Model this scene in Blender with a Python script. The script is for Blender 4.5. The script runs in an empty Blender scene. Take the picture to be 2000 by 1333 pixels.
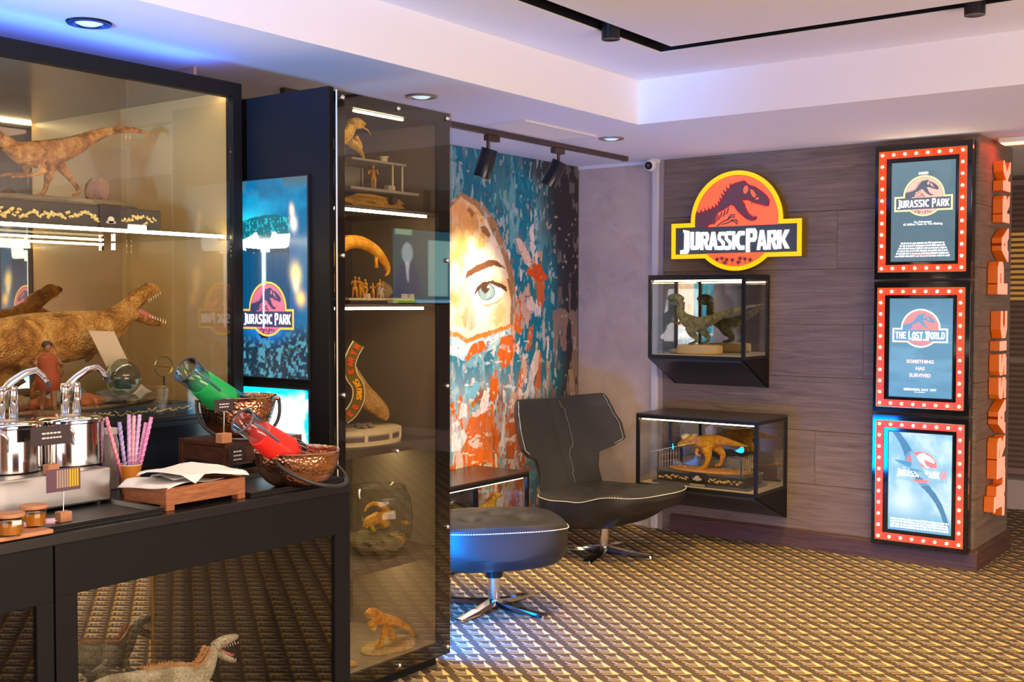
import bpy, bmesh, math, random
import numpy as np
from mathutils import Vector, Matrix
random.seed(7)
C = bpy.context.scene.collection
SC = bpy.context.scene
PI = math.pi
# ------------------------------------------------------------------ camera
F, YAW, PIT, ROL, HC = 2241.3, .637103, .0328202, -.0014831, 1.55
def _cam_axes():
    fwd = Vector((-math.sin(YAW)*math.cos(PIT), math.cos(YAW)*math.cos(PIT), -math.sin(PIT)))
    right = Vector((math.cos(YAW), math.sin(YAW), 0)); down = fwd.cross(right)
    r2 = math.cos(ROL)*right + math.sin(ROL)*down; d2 = -math.sin(ROL)*right + math.cos(ROL)*down
    return r2, d2, fwd
CR, CD, CF = _cam_axes()
cam_data = bpy.data.cameras.new('camera'); cam = bpy.data.objects.new('camera', cam_data); C.objects.link(cam)
cam_data.sensor_width = 36; cam_data.lens = F/2000*36; cam_data.clip_end = 60; cam_data.clip_start = .02
mw = Matrix.Identity(4)
for i in range(3):
    mw[i][0] = CR[i]; mw[i][1] = -CD[i]; mw[i][2] = -CF[i]
mw[0][3], mw[1][3], mw[2][3] = 0, 0, HC
cam.matrix_world = mw
SC.camera = cam
def P(ax, val, px, py):
    """point where the sight line of a photo pixel meets the plane axis = val"""
    d = CR*((px-1000)/F) + CD*((py-666.5)/F) + CF
    o = Vector((0, 0, HC)); t = (val-o[ax])/d[ax]
    return o + d*t
# ------------------------------------------------------------------ world, exposure
w = bpy.data.worlds.new('world'); SC.world = w; w.use_nodes = True
w.node_tree.nodes['Background'].inputs[0].default_value = (.50, .46, .55, 1)
w.node_tree.nodes['Background'].inputs[1].default_value = .25
SC.view_settings.view_transform = 'Standard'; SC.view_settings.look = 'None'
SC.view_settings.exposure = 0.25; SC.view_settings.gamma = 1.0; SC.view_settings.use_curve_mapping = False
# ------------------------------------------------------------------ large lights
def area(name, loc, rot, sx, sy, power, col):
    d = bpy.data.lights.new(name, 'AREA'); d.shape = 'RECTANGLE'; d.size = sx; d.size_y = sy
    d.energy = power; d.color = col
    o = bpy.data.objects.new(name, d); C.objects.link(o); o.location = loc; o.rotation_euler = rot
    return o
def spot(name, loc, target, power, col, ang, blend=.6, size=.03):
    d = bpy.data.lights.new(name, 'SPOT'); d.energy = power; d.color = col; d.spot_size = math.radians(ang)
    d.spot_blend = blend; d.shadow_soft_size = size
    o = bpy.data.objects.new(name, d); C.objects.link(o); o.location = loc
    o.rotation_euler = (Vector(target)-Vector(loc)).to_track_quat('-Z', 'Y').to_euler()
    return o
# unseen added fill: behind the camera, at right, overhead, and blue at left
area('rear_fill_light', (-.6, -3.9, 1.0), (math.radians(108), 0, 0), 6.0, 1.7, 95, (.90, .87, 1.0))  # added fill behind the camera, tilted up to brighten the ceiling
area('side_fill_light', (3.6, 2.2, .95), (math.radians(110), 0, math.radians(90)), 6.0, 1.6, 215, (1.0, .80, .66))  # added warm fill from the right; no window is built here
area('overhead_fill_light', (1.2, 1.2, 2.74), (0, 0, 0), 2.4, 3.4, 190, (1.0, .82, .62))  # added unseen panel that brightens the carpet from above
spot('blue_fill_spot', (-2.7, -.6, 1.7), (-3.45, 2.70, 2.58), 1050, (.10, .36, 1.0), 34, 1.0, .12)  # added blue spot that tints the left soffit
# ------------------------------------------------------------------ node helper
class NT:
    """tiny expression helper over shader nodes"""
    def __init__(s, name):
        s.m = bpy.data.materials.new(name); s.m.use_nodes = True; s.t = s.m.node_tree; s.n = s.t.nodes; s.l = s.t.links
        s.b = s.n['Principled BSDF']; s.out = s.n['Material Output']
    def node(s, typ, **kw):
        n = s.n.new(typ)
        for k, v in kw.items(): setattr(n, k, v)
        return n
    def put(s, inp, v):
        if isinstance(v, bpy.types.NodeSocket): s.l.new(v, inp)
        else:
            if hasattr(inp.default_value, '__len__') and hasattr(v, '__len__') and len(inp.default_value) == 4 and len(v) == 3: v = (*v, 1)
            inp.default_value = v
    def math(s, op, a, b=None, c=None):
        n = s.node('ShaderNodeMath', operation=op); s.put(n.inputs[0], a)
        if b is not None: s.put(n.inputs[1], b)
        if c is not None: s.put(n.inputs[2], c)
        return n.outputs[0]
    def mix(s, f, a, b, typ='MIX'):
        n = s.node('ShaderNodeMix', data_type='RGBA', blend_type=typ)
        s.put(n.inputs[0], f); s.put(n.inputs[6], a); s.put(n.inputs[7], b)
        return n.outputs[2]
    def coord(s, which='Object'): return s.node('ShaderNodeTexCoord').outputs[which]
    def mapping(s, v, scale=(1, 1, 1), rot=(0, 0, 0), loc=(0, 0, 0)):
        n = s.node('ShaderNodeMapping'); s.put(n.inputs[0], v); n.inputs['Scale'].default_value = scale
        n.inputs['Rotation'].default_value = rot; n.inputs['Location'].default_value = loc
        return n.outputs[0]
    def noise(s, v, scale, detail=4, rough=.55, dist=0):
        n = s.node('ShaderNodeTexNoise'); s.put(n.inputs['Vector'], v); n.inputs['Scale'].default_value = scale
        n.inputs['Detail'].default_value = detail; n.inputs['Roughness'].default_value = rough; n.inputs['Distortion'].default_value = dist
        return n.outputs[0]
    def ramp(s, f, stops):
        n = s.node('ShaderNodeValToRGB'); s.put(n.inputs[0], f); e = n.color_ramp.elements
        while len(e) < len(stops): e.new(.5)
        for i, (p, c) in enumerate(stops):
            e[i].position = p; e[i].color = (*c, 1) if len(c) == 3 else c
        return n.outputs[0]
    def bump(s, h, strength=.3, dist=.01):
        n = s.node('ShaderNodeBump'); s.put(n.inputs['Height'], h); n.inputs['Strength'].default_value = strength
        n.inputs['Distance'].default_value = dist; s.l.new(n.outputs[0], s.b.inputs['Normal'])
    def set(s, **kw):
        for k, v in kw.items(): s.put(s.b.inputs[k.replace('_', ' ')], v)
MATS = {}
def mat(name, col=(.5, .5, .5), rough=.5, metal=0, spec=.5, emit=None, es=0, var=0, vscale=30, bump=0, coat=0):
    if name in MATS: return MATS[name]
    t = NT(name); c = col
    if var or bump:
        nz = t.noise(t.coord(), vscale)
        if var: c = t.mix(nz, tuple(x*(1-var) for x in col), tuple(min(1, x*(1+var)) for x in col))
        if bump: t.bump(nz, bump)
    t.put(t.b.inputs['Base Color'], c)
    t.set(Roughness=rough, Metallic=metal, **{'Specular_IOR_Level': spec})
    if coat: t.set(Coat_Weight=coat, Coat_Roughness=.08)
    if emit: t.put(t.b.inputs['Emission Color'], emit); t.b.inputs['Emission Strength'].default_value = es
    MATS[name] = t.m
    return t.m
def glass_mat(name, tint=(.95, .97, .96), ior=1.5, boost=1.0):
    if name in MATS: return MATS[name]
    t = NT(name); t.n.remove(t.b)
    fr = t.node('ShaderNodeFresnel'); geo = t.node('ShaderNodeNewGeometry')
    t.put(fr.inputs[0], t.math('ADD', ior, t.math('MULTIPLY', geo.outputs['Backfacing'], 1/ior-ior)))
    gl = t.node('ShaderNodeBsdfGlossy'); gl.inputs['Roughness'].default_value = .015
    tr = t.node('ShaderNodeBsdfTransparent'); t.put(tr.inputs[0], tint)
    mx = t.node('ShaderNodeMixShader')
    f = t.math('MINIMUM', t.math('MULTIPLY', fr.outputs[0], boost), 1.0)
    t.l.new(f, mx.inputs[0]); t.l.new(tr.outputs[0], mx.inputs[1]); t.l.new(gl.outputs[0], mx.inputs[2])
    t.l.new(mx.outputs[0], t.out.inputs[0]); MATS[name] = t.m
    return t.m
def vcol_mat(name, rough=.6, emit=0, spec=.4):
    """flat print: colours come from the mesh's own colour attribute"""
    if name in MATS: return MATS[name]
    t = NT(name); a = t.node('ShaderNodeAttribute', attribute_name='paint')
    if emit:
        t.put(t.b.inputs['Base Color'], (.01, .01, .01)); t.l.new(a.outputs[0], t.b.inputs['Emission Color'])
        t.b.inputs['Emission Strength'].default_value = emit
    else: t.l.new(a.outputs[0], t.b.inputs['Base Color'])
    t.set(Roughness=rough, **{'Specular_IOR_Level': spec}); MATS[name] = t.m
    return t.m
def srgb(r, g, b):
    f = lambda v: (v/255/12.92) if v/255 <= .04045 else ((v/255+.055)/1.055)**2.4
    return (f(r), f(g), f(b))
# ------------------------------------------------------------------ mesh builder
class MB:
    def __init__(s): s.v = []; s.f = []; s.smooth = False
    def add(s, vs, fs):
        o = len(s.v); s.v += [tuple(v) for v in vs]; s.f += [tuple(i+o for i in f) for f in fs]; return s
    def box(s, x0, x1, y0, y1, z0, z1):
        vs = [(x, y, z) for z in (z0, z1) for x, y in ((x0, y0), (x1, y0), (x1, y1), (x0, y1))]
        return s.add(vs, [(3, 2, 1, 0), (4, 5, 6, 7), (0, 1, 5, 4), (1, 2, 6, 5), (2, 3, 7, 6), (3, 0, 4, 7)])
    def bbox(s, x0, x1, y0, y1, z0, z1, b=.004):
        """box with chamfered edges"""
        bm = bmesh.new(); bmesh.ops.create_cube(bm, size=1)
        for v in bm.verts: v.co = Vector(((x0+x1)/2+v.co.x*(x1-x0), (y0+y1)/2+v.co.y*(y1-y0), (z0+z1)/2+v.co.z*(z1-z0)))
        bmesh.ops.bevel(bm, geom=bm.edges[:], offset=b, segments=2, profile=.6, affect='EDGES')
        return s.frombm(bm)
    def frombm(s, bm):
        bm.verts.index_update(); s.add([v.co[:] for v in bm.verts], [[v.index for v in f.verts] for f in bm.faces]); bm.free(); return s
    def prism(s, poly, axis, a, b):
        """extrude a 2-d polygon along an axis (0: poly is y,z; 1: x,z; 2: x,y)"""
        def pt(u, v, h): return (h, u, v) if axis == 0 else (u, h, v) if axis == 1 else (u, v, h)
        n = len(poly); vs = [pt(u, v, a) for u, v in poly]+[pt(u, v, b) for u, v in poly]
        return s.add(vs, [tuple(range(n)), tuple(range(2*n-1, n-1, -1))]+[(i, i+n, (i+1) % n+n, (i+1) % n) for i in range(n)])
    def tube(s, pts, rad, n=8, cap=True, squash=None):
        """round tube along points; rad is a number or a list; squash scales the second cross axis"""
        pts = [Vector(p) for p in pts]; m = len(pts); rs = rad if hasattr(rad, '__len__') else [rad]*m
        ups = None; rings = []
        for i, p in enumerate(pts):
            t = (pts[min(i+1, m-1)]-pts[max(i-1, 0)]); t = t.normalized() if t.length > 1e-9 else Vector((0, 0, 1))
            if ups is None:
                ups = Vector((0, 0, 1)) if abs(t.z) < .9 else Vector((1, 0, 0))
            sdir = t.cross(ups); sdir = sdir.normalized() if sdir.length > 1e-6 else Vector((1, 0, 0)); ups = sdir.cross(t).normalized()
            q = 1 if squash is None else (squash[i] if hasattr(squash, '__len__') else squash)
            rings.append([p+sdir*(math.cos(2*PI*k/n)*rs[i]*q)+ups*(math.sin(2*PI*k/n)*rs[i]) for k in range(n)])
        vs = [v[:] for r in rings for v in r]; fs = []
        for i in range(m-1):
            for k in range(n): fs.append((i*n+k, i*n+(k+1) % n, (i+1)*n+(k+1) % n, (i+1)*n+k))
        if cap: fs += [tuple(range(n-1, -1, -1)), tuple((m-1)*n+k for k in range(n))]
        return s.add(vs, fs)
    def lathe(s, prof, n=32, c=(0, 0, 0), close=False):
        """profile [(r,z)] turned about z"""
        vs = []; fs = []; m = len(prof)
        for r, z in prof:
            for k in range(n): vs.append((c[0]+r*math.cos(2*PI*k/n), c[1]+r*math.sin(2*PI*k/n), c[2]+z))
        for i in range(m-1):
            for k in range(n): fs.append((i*n+k, i*n+(k+1) % n, (i+1)*n+(k+1) % n, (i+1)*n+k))
        if prof[0][0] > 1e-6 and not close: fs.append(tuple(range(n-1, -1, -1)))
        if prof[-1][0] > 1e-6 and not close: fs.append(tuple((m-1)*n+k for k in range(n)))
        if close:
            for k in range(n): fs.append(((m-1)*n+k, (m-1)*n+(k+1) % n, (k+1) % n, k))
        return s.add(vs, fs)
    def ball(s, c, r, n=10, sc=(1, 1, 1)):
        bm = bmesh.new(); bmesh.ops.create_uvsphere(bm, u_segments=n, v_segments=max(4, n*2//3), radius=r)
        for v in bm.verts: v.co = Vector((c[0]+v.co.x*sc[0], c[1]+v.co.y*sc[1], c[2]+v.co.z*sc[2]))
        return s.frombm(bm)
    def rock(s, c, r, sc=(1, 1, 1), rough=.25, seed=0, sub=2):
        rnd = random.Random(seed); bm = bmesh.new(); bmesh.ops.create_icosphere(bm, subdivisions=sub, radius=r)
        for v in bm.verts:
            k = 1+rnd.uniform(-rough, rough); v.co = Vector((c[0]+v.co.x*sc[0]*k, c[1]+v.co.y*sc[1]*k, c[2]+v.co.z*sc[2]*k))
        return s.frombm(bm)
    def xf(s, M):
        s.v = [tuple(M @ Vector(v)) for v in s.v]; return s
    def mesh(s, name):
        me = bpy.data.meshes.new(name); me.from_pydata(s.v, [], s.f); me.update()
        bm = bmesh.new(); bm.from_mesh(me); bmesh.ops.recalc_face_normals(bm, faces=bm.faces); bm.to_mesh(me); bm.free()
        return me
def obj(name, mb, m, parent=None, loc=(0, 0, 0), rot=(0, 0, 0), smooth=False, label=None):
    me = mb.mesh(name) if isinstance(mb, MB) else mb
    if isinstance(mb, MB) or not me.materials:
        me.materials.clear(); me.materials.append(m)
        if smooth: me.polygons.foreach_set('use_smooth', [True]*len(me.polygons))
    o = bpy.data.objects.new(name, me); C.objects.link(o); o.location = loc; o.rotation_euler = rot
    if parent: o.parent = parent
    if label: o['label'] = label
    return o
def auto_smooth(o, deg=35):
    me = o.data; me.polygons.foreach_set('use_smooth', [True]*len(me.polygons))
    me.set_sharp_from_angle(angle=math.radians(deg)); return o
def tag(o, label, cat, group=None):
    o['label'] = label; o['category'] = cat
    if group: o['group'] = group
    return o
def thing(name, label, cat, loc=(0, 0, 0), rz=0, group=None):
    o = bpy.data.objects.new(name, None); C.objects.link(o); o.location = loc; o.rotation_euler = (0, 0, rz)
    o.empty_display_size = .05
    return tag(o, label, cat, group)
def struct(name, mb, m, label=None, **kw):
    o = obj(name, mb, m, **kw)
    if o.parent is None: o['kind'] = 'structure'
    if label: o['label'] = label
    return o
# ------------------------------------------------------------------ numpy paint
def vnoise(x, y, seed=0):
    xi = np.floor(x).astype(np.int64); yi = np.floor(y).astype(np.int64); xf = x-xi; yf = y-yi
    def h(a, b):
        n = (a*374761393+b*668265263+seed*974634541) & 0x7fffffff
        n = ((n ^ (n >> 13))*1274126177) & 0x7fffffff
        return ((n ^ (n >> 16)) & 0xffff)/65535.
    u = xf*xf*(3-2*xf); v = yf*yf*(3-2*yf)
    return (h(xi, yi)*(1-u)+h(xi+1, yi)*u)*(1-v)+(h(xi, yi+1)*(1-u)+h(xi+1, yi+1)*u)*v
def fbm(x, y, seed=0, oct=4):
    r = 0; a = .5; t = 0
    for i in range(oct): r = r+a*vnoise(x*2**i, y*2**i, seed+i*17); t += a; a *= .5
    return r/t
def inpoly(x, y, poly):
    r = np.zeros(x.shape, bool); n = len(poly)
    for i in range(n):
        x0, y0 = poly[i]; x1, y1 = poly[(i+1) % n]
        if y0 == y1: continue
        c = ((y0 > y) != (y1 > y)) & (x < (x1-x0)*(y-y0)/(y1-y0)+x0); r ^= c
    return r
def sm(e0, e1, x):
    t = np.clip((x-e0)/(e1-e0), 0, 1); return t*t*(3-2*t)
def blend(img, mask, col, k=1.):
    mk = (mask.astype(float) if mask.dtype == bool else mask)[..., None]*k
    img[:] = img*(1-mk)+np.array(col)*mk
def paint_grid(name, nu, nv, pos, img, m, parent=None):
    """grid mesh nu x nv; pos(u,v)->xyz arrays; img (nv,nu,3) linear colours stored as attribute 'paint'"""
    uu, vv = np.meshgrid(np.linspace(0, 1, nu), np.linspace(0, 1, nv))
    co = np.stack(pos(uu, vv), -1).reshape(-1, 3).astype(np.float32)
    i = np.arange(nu*nv).reshape(nv, nu); q = np.stack([i[:-1, :-1], i[:-1, 1:], i[1:, 1:], i[1:, :-1]], -1).reshape(-1, 4).astype(np.int32)
    me = bpy.data.meshes.new(name); me.vertices.add(len(co)); me.vertices.foreach_set('co', co.ravel())
    me.loops.add(q.size); me.loops.foreach_set('vertex_index', q.ravel())
    me.polygons.add(len(q)); me.polygons.foreach_set('loop_start', np.arange(0, q.size, 4, dtype=np.int32))
    me.polygons.foreach_set('loop_total', np.full(len(q), 4, np.int32)); me.update(calc_edges=True)
    a = me.color_attributes.new('paint', 'FLOAT_COLOR', 'POINT')
    a.data.foreach_set('color', np.concatenate([np.clip(img, 0, 4), np.ones(img.shape[:2]+(1,))], -1).astype(np.float32).ravel())
    me.materials.append(m)
    o = bpy.data.objects.new(name, me); C.objects.link(o)
    if parent: o.parent = parent
    return o
# ================================================================== ROOM
XM, YW, ZC, ZU = -4.536, 6.925, 2.53, 2.77        # mural wall, plank wall, low and raised ceiling
XK, YK = -3.205, 5.49                             # edges of the raised ceiling tray
XE = -1.785                                       # free corner of the plank wall
white = mat('white_ceiling_paint', (.86, .84, .83), .9, spec=.2, var=.015, vscale=3)
black = mat('black_satin_metal', (.010, .010, .012), .34, spec=.3)
blackm = mat('black_matt_laminate', (.007, .007, .008), .52, spec=.18, var=.1, vscale=60)
chrome = mat('polished_chrome', (.82, .83, .85), .08, metal=1)
steel = mat('brushed_steel', (.62, .63, .64), .28, metal=1)
mirror = mat('mirror_glass', (.80, .80, .79), .012, metal=1)
def carpet_mat():
    t = NT('patterned_carpet'); xyz = t.node('ShaderNodeSeparateXYZ'); t.put(xyz.inputs[0], t.coord())
    x, y = xyz.outputs[0], xyz.outputs[1]; M = t.math
    px, py, cs, sn = .161, .123, math.cos(YAW), math.sin(YAW)
    masks = []
    def lt(a, b): return M('LESS_THAN', a, b)
    for off in (0., .5):
        lx = M('MULTIPLY', M('SUBTRACT', M('FRACT', M('ADD', M('DIVIDE', M('ADD', x, 2.416+16.1), px), .5+off)), .5), px)
        ly = M('MULTIPLY', M('SUBTRACT', M('FRACT', M('ADD', M('DIVIDE', M('ADD', y, -4.156+12.3), py), .5+off)), .5), py)
        u = M('ADD', M('MULTIPLY', lx, cs), M('MULTIPLY', ly, sn)); v = M('SUBTRACT', M('MULTIPLY', ly, cs), M('MULTIPLY', lx, sn))
        bar = M('MULTIPLY', lt(M('ABSOLUTE', M('ADD', u, .033)), .027), lt(M('ABSOLUTE', M('ADD', v, -.001)), .014))
        line = M('MULTIPLY', lt(M('ABSOLUTE', M('ADD', u, .014)), .036), lt(M('ABSOLUTE', M('ADD', v, .030)), .0065))
        tt = M('DIVIDE', M('SUBTRACT', .047, v), .074)
        uc = M('ADD', M('MULTIPLY', tt, .022), -.014); hw = M('ADD', M('MULTIPLY', tt, .012), .002)
        tip = M('MULTIPLY', M('MULTIPLY', lt(tt, 1.), M('GREATER_THAN', tt, 0.)), lt(M('ABSOLUTE', M('SUBTRACT', u, uc)), hw))
        vc = M('SUBTRACT', .044, M('MULTIPLY', M('ADD', u, .070), 1.15))
        stroke = M('MULTIPLY', lt(M('ABSOLUTE', M('ADD', u, .056)), .013), lt(M('ABSOLUTE', M('SUBTRACT', v, vc)), .0075))
        edge = M('MULTIPLY', lt(M('ABSOLUTE', M('ADD', u, .033)), .027), lt(M('ABSOLUTE', M('ADD', M('ABSOLUTE', M('ADD', v, -.001)), -.011)), .0035))
        masks.append((bar, line, tip, stroke, edge))
    mm = [M('MAXIMUM', masks[0][i], masks[1][i]) for i in range(5)]
    nz = t.noise(t.coord(), 9, 3); fine = t.noise(t.coord(), 420, 2)
    col = t.mix(nz, srgb(84, 70, 60), srgb(104, 90, 76))
    col = t.mix(mm[0], col, srgb(134, 126, 116)); col = t.mix(mm[4], col, srgb(176, 160, 136))
    col = t.mix(mm[1], col, srgb(180, 146, 88)); col = t.mix(mm[3], col, srgb(190, 172, 144)); col = t.mix(mm[2], col, srgb(234, 204, 150))
    col = t.mix(M('MULTIPLY', fine, .5), col, t.mix(.5, col, (0, 0, 0)))
    t.put(t.b.inputs['Base Color'], col); t.set(Roughness=.95, **{'Specular_IOR_Level': .15})
    t.bump(fine, .5, .004); return t.m
struct('floor', MB().box(-4.9, 4.2, -4.2, 9.6, -.1, 0), carpet_mat(), label='patterned carpet of staggered hook motifs')
# low ceiling around the raised tray, tray sides and upper ceiling
cl = MB(); cl.box(-4.9, XK, -4.2, 9.6, ZC, ZC+.06); cl.box(XK, 4.2, YK, 9.6, ZC, ZC+.06)
cl.box(XK-.03, XK, -4.2, YK+.03, ZC+.06, ZU+.05); cl.box(XK, 4.2, YK, YK+.03, ZC+.06, ZU+.05)
XT, YT = -2.66, 4.86; XT0, YT0 = -2.765, 4.95
cl.box(XK, XT0, -4.2, YK, ZU, ZU+.05); cl.box(XT0, 4.2, YT0, YK, ZU, ZU+.05); cl.box(XT, 4.2, -4.2, YT, ZU, ZU+.05)
ceil = struct('ceiling', cl, white)
# recessed black light track of the tray
tr = MB(); tr.box(XT0, XT, -4.2, YT0, ZU+.062, ZU+.075); tr.box(XT, 4.2, YT, YT0, ZU+.062, ZU+.075)
tr.box(XT0, XT0+.006, -4.2, YT0, ZU+.004, ZU+.062); tr.box(XT-.006, XT, -4.2, YT, ZU+.004, ZU+.062)
tr.box(XT0, 4.2, YT0-.006, YT0, ZU+.004, ZU+.062); tr.box(XT, 4.2, YT, YT+.006, ZU+.004, ZU+.062)
tag(obj('light_track', tr, black), 'black recessed light track running round the raised ceiling', 'light track')
def can(x, y, label):
    t = thing('ceiling_spotlight', label, 'spotlight', (x, y, ZU-.045))
    o = obj('can', MB().lathe([(.030, .003), (.041, 0), (.042, .10), (.0, .10)], 24), black, t); auto_smooth(o)
    obj('lens', MB().lathe([(0, .006), (.030, .004)], 24), mat('warm_lens', (.9, .8, .6), .4, emit=(1, .82, .55), es=2), t)
    return t
can(-2.712, 4.40, 'black cylinder spotlight in the track beside the tray corner')
can(-1.29, 4.905, 'black cylinder spotlight in the track above the marquee posters')
spot('track_lamp', (-2.712, 4.40, 2.71), (-2.95, 5.0, 0), 205, (1, .62, .10), 95, .8)
spot('track_lamp', (-1.29, 4.905, 2.71), (-1.6, 5.3, 0), 165, (1, .64, .14), 95, .8)
spot('track_lamp', (-2.712, 2.4, 2.71), (-2.3, 3.3, 0), 55, (1, .78, .45), 95, .8)
# round recessed downlights of the low ceiling
rim = mat('downlight_rim', (.30, .27, .25), .35, metal=.6); lens = mat('downlight_lens', (.5, .6, .65), .15, emit=(.75, .9, 1), es=.55)
for i, (y, lab) in enumerate(((2.372, 'round recessed downlight above the wide glass showcase'), (4.136, 'round recessed downlight above the black tower cabinet'), (5.847, 'round recessed downlight beyond the ceiling air vent'))):
    t = thing('downlight', lab, 'downlight', (-3.597, y, ZC))
    o = obj('rim', MB().lathe([(.050, -.002), (.056, -.008), (.074, -.007), (.078, 0), (.05, 0)], 32), rim if i else black, t); auto_smooth(o, 50)
    o = obj('lens', MB().lathe([(0, -.012), (.03, -.010), (.047, -.002), (.047, -.001), (0, -.001)], 24), lens, t); auto_smooth(o, 50)
    if i: spot('downlight_lamp', (-3.597, y, ZC-.02), (-3.5, y, 0), 34, (1, .80, .55), 110, .9)
# air vent with louvre slats
t = thing('ceiling_vent', 'white ceiling air vent with thin louvre slats', 'vent', (-3.742, 5.332, ZC))
vm = mat('vent_white', (.78, .76, .72), .5); vx, vy = .145, .356
fr = MB(); fr.box(-vx, vx, -vy, -vy+.022, -.012, 0); fr.box(-vx, vx, vy-.022, vy, -.012, 0); fr.box(-vx, -vx+.022, -vy+.022, vy-.022, -.012, 0); fr.box(vx-.022, vx, -vy+.022, vy-.022, -.012, 0)
obj('frame', fr, vm, t)
obj('duct_plate', MB().box(-vx+.022, vx-.022, -vy+.022, vy-.022, -.003, -.001), mat('duct_brown', (.22, .13, .07), .7), t)
slm = MB().add([(-.004, -vy+.022, -.010), (.002, -vy+.022, -.007), (.002, vy-.022, -.007), (-.004, vy-.022, -.010), (-.004, -vy+.022, -.0115), (.002, -vy+.022, -.0085), (.002, vy-.022, -.0085), (-.004, vy-.022, -.0115)], [(0, 1, 2, 3), (7, 6, 5, 4), (0, 4, 5, 1), (2, 6, 7, 3)]).mesh('slat')
for k in range(12): obj('slat', slm, vm, t, loc=(-.112+k*.0204, 0, 0))
# walls
plaster = NT('mottled_plaster'); q = plaster.noise(plaster.coord(), 5, 6, .65, .8); q2 = plaster.noise(plaster.coord(), 1.6, 3)
plaster.put(plaster.b.inputs['Base Color'], plaster.mix(q2, plaster.ramp(q, [(.3, srgb(178, 162, 148)), (.62, srgb(214, 200, 186))]), srgb(200, 180, 160)))
plaster.set(Roughness=.7); plaster.bump(q, .08, .004); plaster = plaster.m
struct('wall_left', MB().box(XM-.1, XM, -4.2, YW+.3, 0, ZC), mat('dark_taupe_wall', (.16, .13, .12), .7))
struct('wall_back', MB().box(XM, -3.835, YW+.012, YW+.3, 0, ZC).box(-3.835, XE-.02, YW+.03, YW+.3, 0, ZC), plaster, label='mottled grey plaster wall beside the plank cladding')
def wood_mat(name, c0, c1, c2, sx=1.2, sz=26, rough=.55):
    t = NT(name); inf = t.node('ShaderNodeObjectInfo'); co = t.coord()
    v = t.mapping(co, (sx, sx, sz)); sh = t.node('ShaderNodeVectorMath', operation='ADD'); t.put(sh.inputs[0], v)
    cb = t.node('ShaderNodeCombineXYZ'); t.put(cb.inputs[0], t.math('MULTIPLY', inf.outputs['Random'], 37.)); t.put(cb.inputs[2], t.math('MULTIPLY', inf.outputs['Random'], 91.)); t.put(sh.inputs[1], cb.outputs[0])
    n1 = t.noise(sh.outputs[0], 1.6, 8, .62, 1.3); n2 = t.noise(sh.outputs[0], 5.5, 5, .6, .6)
    col = t.ramp(t.math('ADD', t.math('MULTIPLY', n1, .7), t.math('MULTIPLY', n2, .3)), [(.30, c0), (.5, c1), (.70, c2)])
    t.put(t.b.inputs['Base Color'], col); t.set(Roughness=rough, **{'Specular_IOR_Level': .35}); t.bump(n2, .12, .003)
    MATS[name] = t.m; return t.m
plank_m = wood_mat('grey_brown_oak_cladding', srgb(92, 79, 68), srgb(123, 107, 94), srgb(144, 128, 113))
seams = [ZC, 2.13, 1.765, 1.42, 1.09, .75, .41, 0]
wb = bpy.data.objects['wall_back']
for i in range(7):
    joint = [(-3.835, XE)] if i not in (1, 3, 5) else [(-3.835, (-2.62, -2.45, -2.75)[i//2]), ((-2.62, -2.45, -2.75)[i//2], XE)]
    for a, b in joint:
        obj('plank', MB().bbox(a+.0008, b-.0008, YW, YW+.03, seams[i+1]+.0012, seams[i]-.0012, .0015), plank_m, wb)
# return of the plank wall at its free corner
rw = struct('wall_return', MB().box(XE-.3, XE-.017, YW+.3, 7.70, 0, ZC), mat('return_core', (.2, .16, .14), .7), label='short return of the plank wall')
for i in range(7): obj('plank', MB().bbox(XE-.018, XE, YW+.031, 7.70, seams[i+1]+.0012, seams[i]-.0012, .0012), plank_m, rw)
bbm = wood_mat('dark_walnut_baseboard', srgb(62, 42, 36), srgb(86, 62, 54), srgb(104, 78, 68), 1.5, 30)
bb = MB().prism([(YW, 0), (YW, .118), (YW-.006, .118), (YW-.022, .100), (YW-.026, .0)], 0, -3.76, XE+.026)
struct('baseboard_back', bb, bbm)
struct('baseboard_return', MB().prism([(XE, 0), (XE+.026, 0), (XE+.022, .100), (XE+.006, .118), (XE, .118)], 1, YW-.02, 7.70), bbm)
struct('trim_1', MB().bbox(-3.918, -3.868, YW-.030, YW+.012, 0, ZC-.002, .01), mat('grey_pipe_casing', (.62, .60, .58), .45), label='pale vertical pipe casing beside the plank wall')
struct('trim_2', MB().box(-3.868, -3.836, YW-.012, YW+.012, 0, ZC-.002), mat('taupe_edge_strip', (.34, .28, .27), .6))
# thin cornice line of the plaster wall and the corner
struct('trim_3', MB().box(XM, -3.94, YW-.004, YW+.012, ZC-.022, ZC), white)
# unseen sides of the hall and what closes the view past the free corner
hall = mat('warm_hall_wall', srgb(204, 150, 108), .8, var=.06, vscale=2)
struct('wall_front', MB().box(-4.9, 4.2, -4.3, -4.2, 0, ZU+.1), hall)
struct('wall_right', MB().box(4.2, 4.3, -4.3, 9.6, 0, ZU+.1), hall)
# ---- partition of glass and blinds past the free corner
YP = 9.3
struct('wall_partition', MB().box(-4.9, 4.2, YP+.06, YP+.2, 0, ZC), mat('dim_brown_partition', srgb(120, 98, 92), .5, var=.15, vscale=3), label='dim brown wall behind the free corner')
struct('wall_partition_curb', MB().box(-2.9, 4.2, YP-.1, YP+.06, 0, .22), mat('pale_curb', srgb(196, 180, 178), .5))
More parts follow.
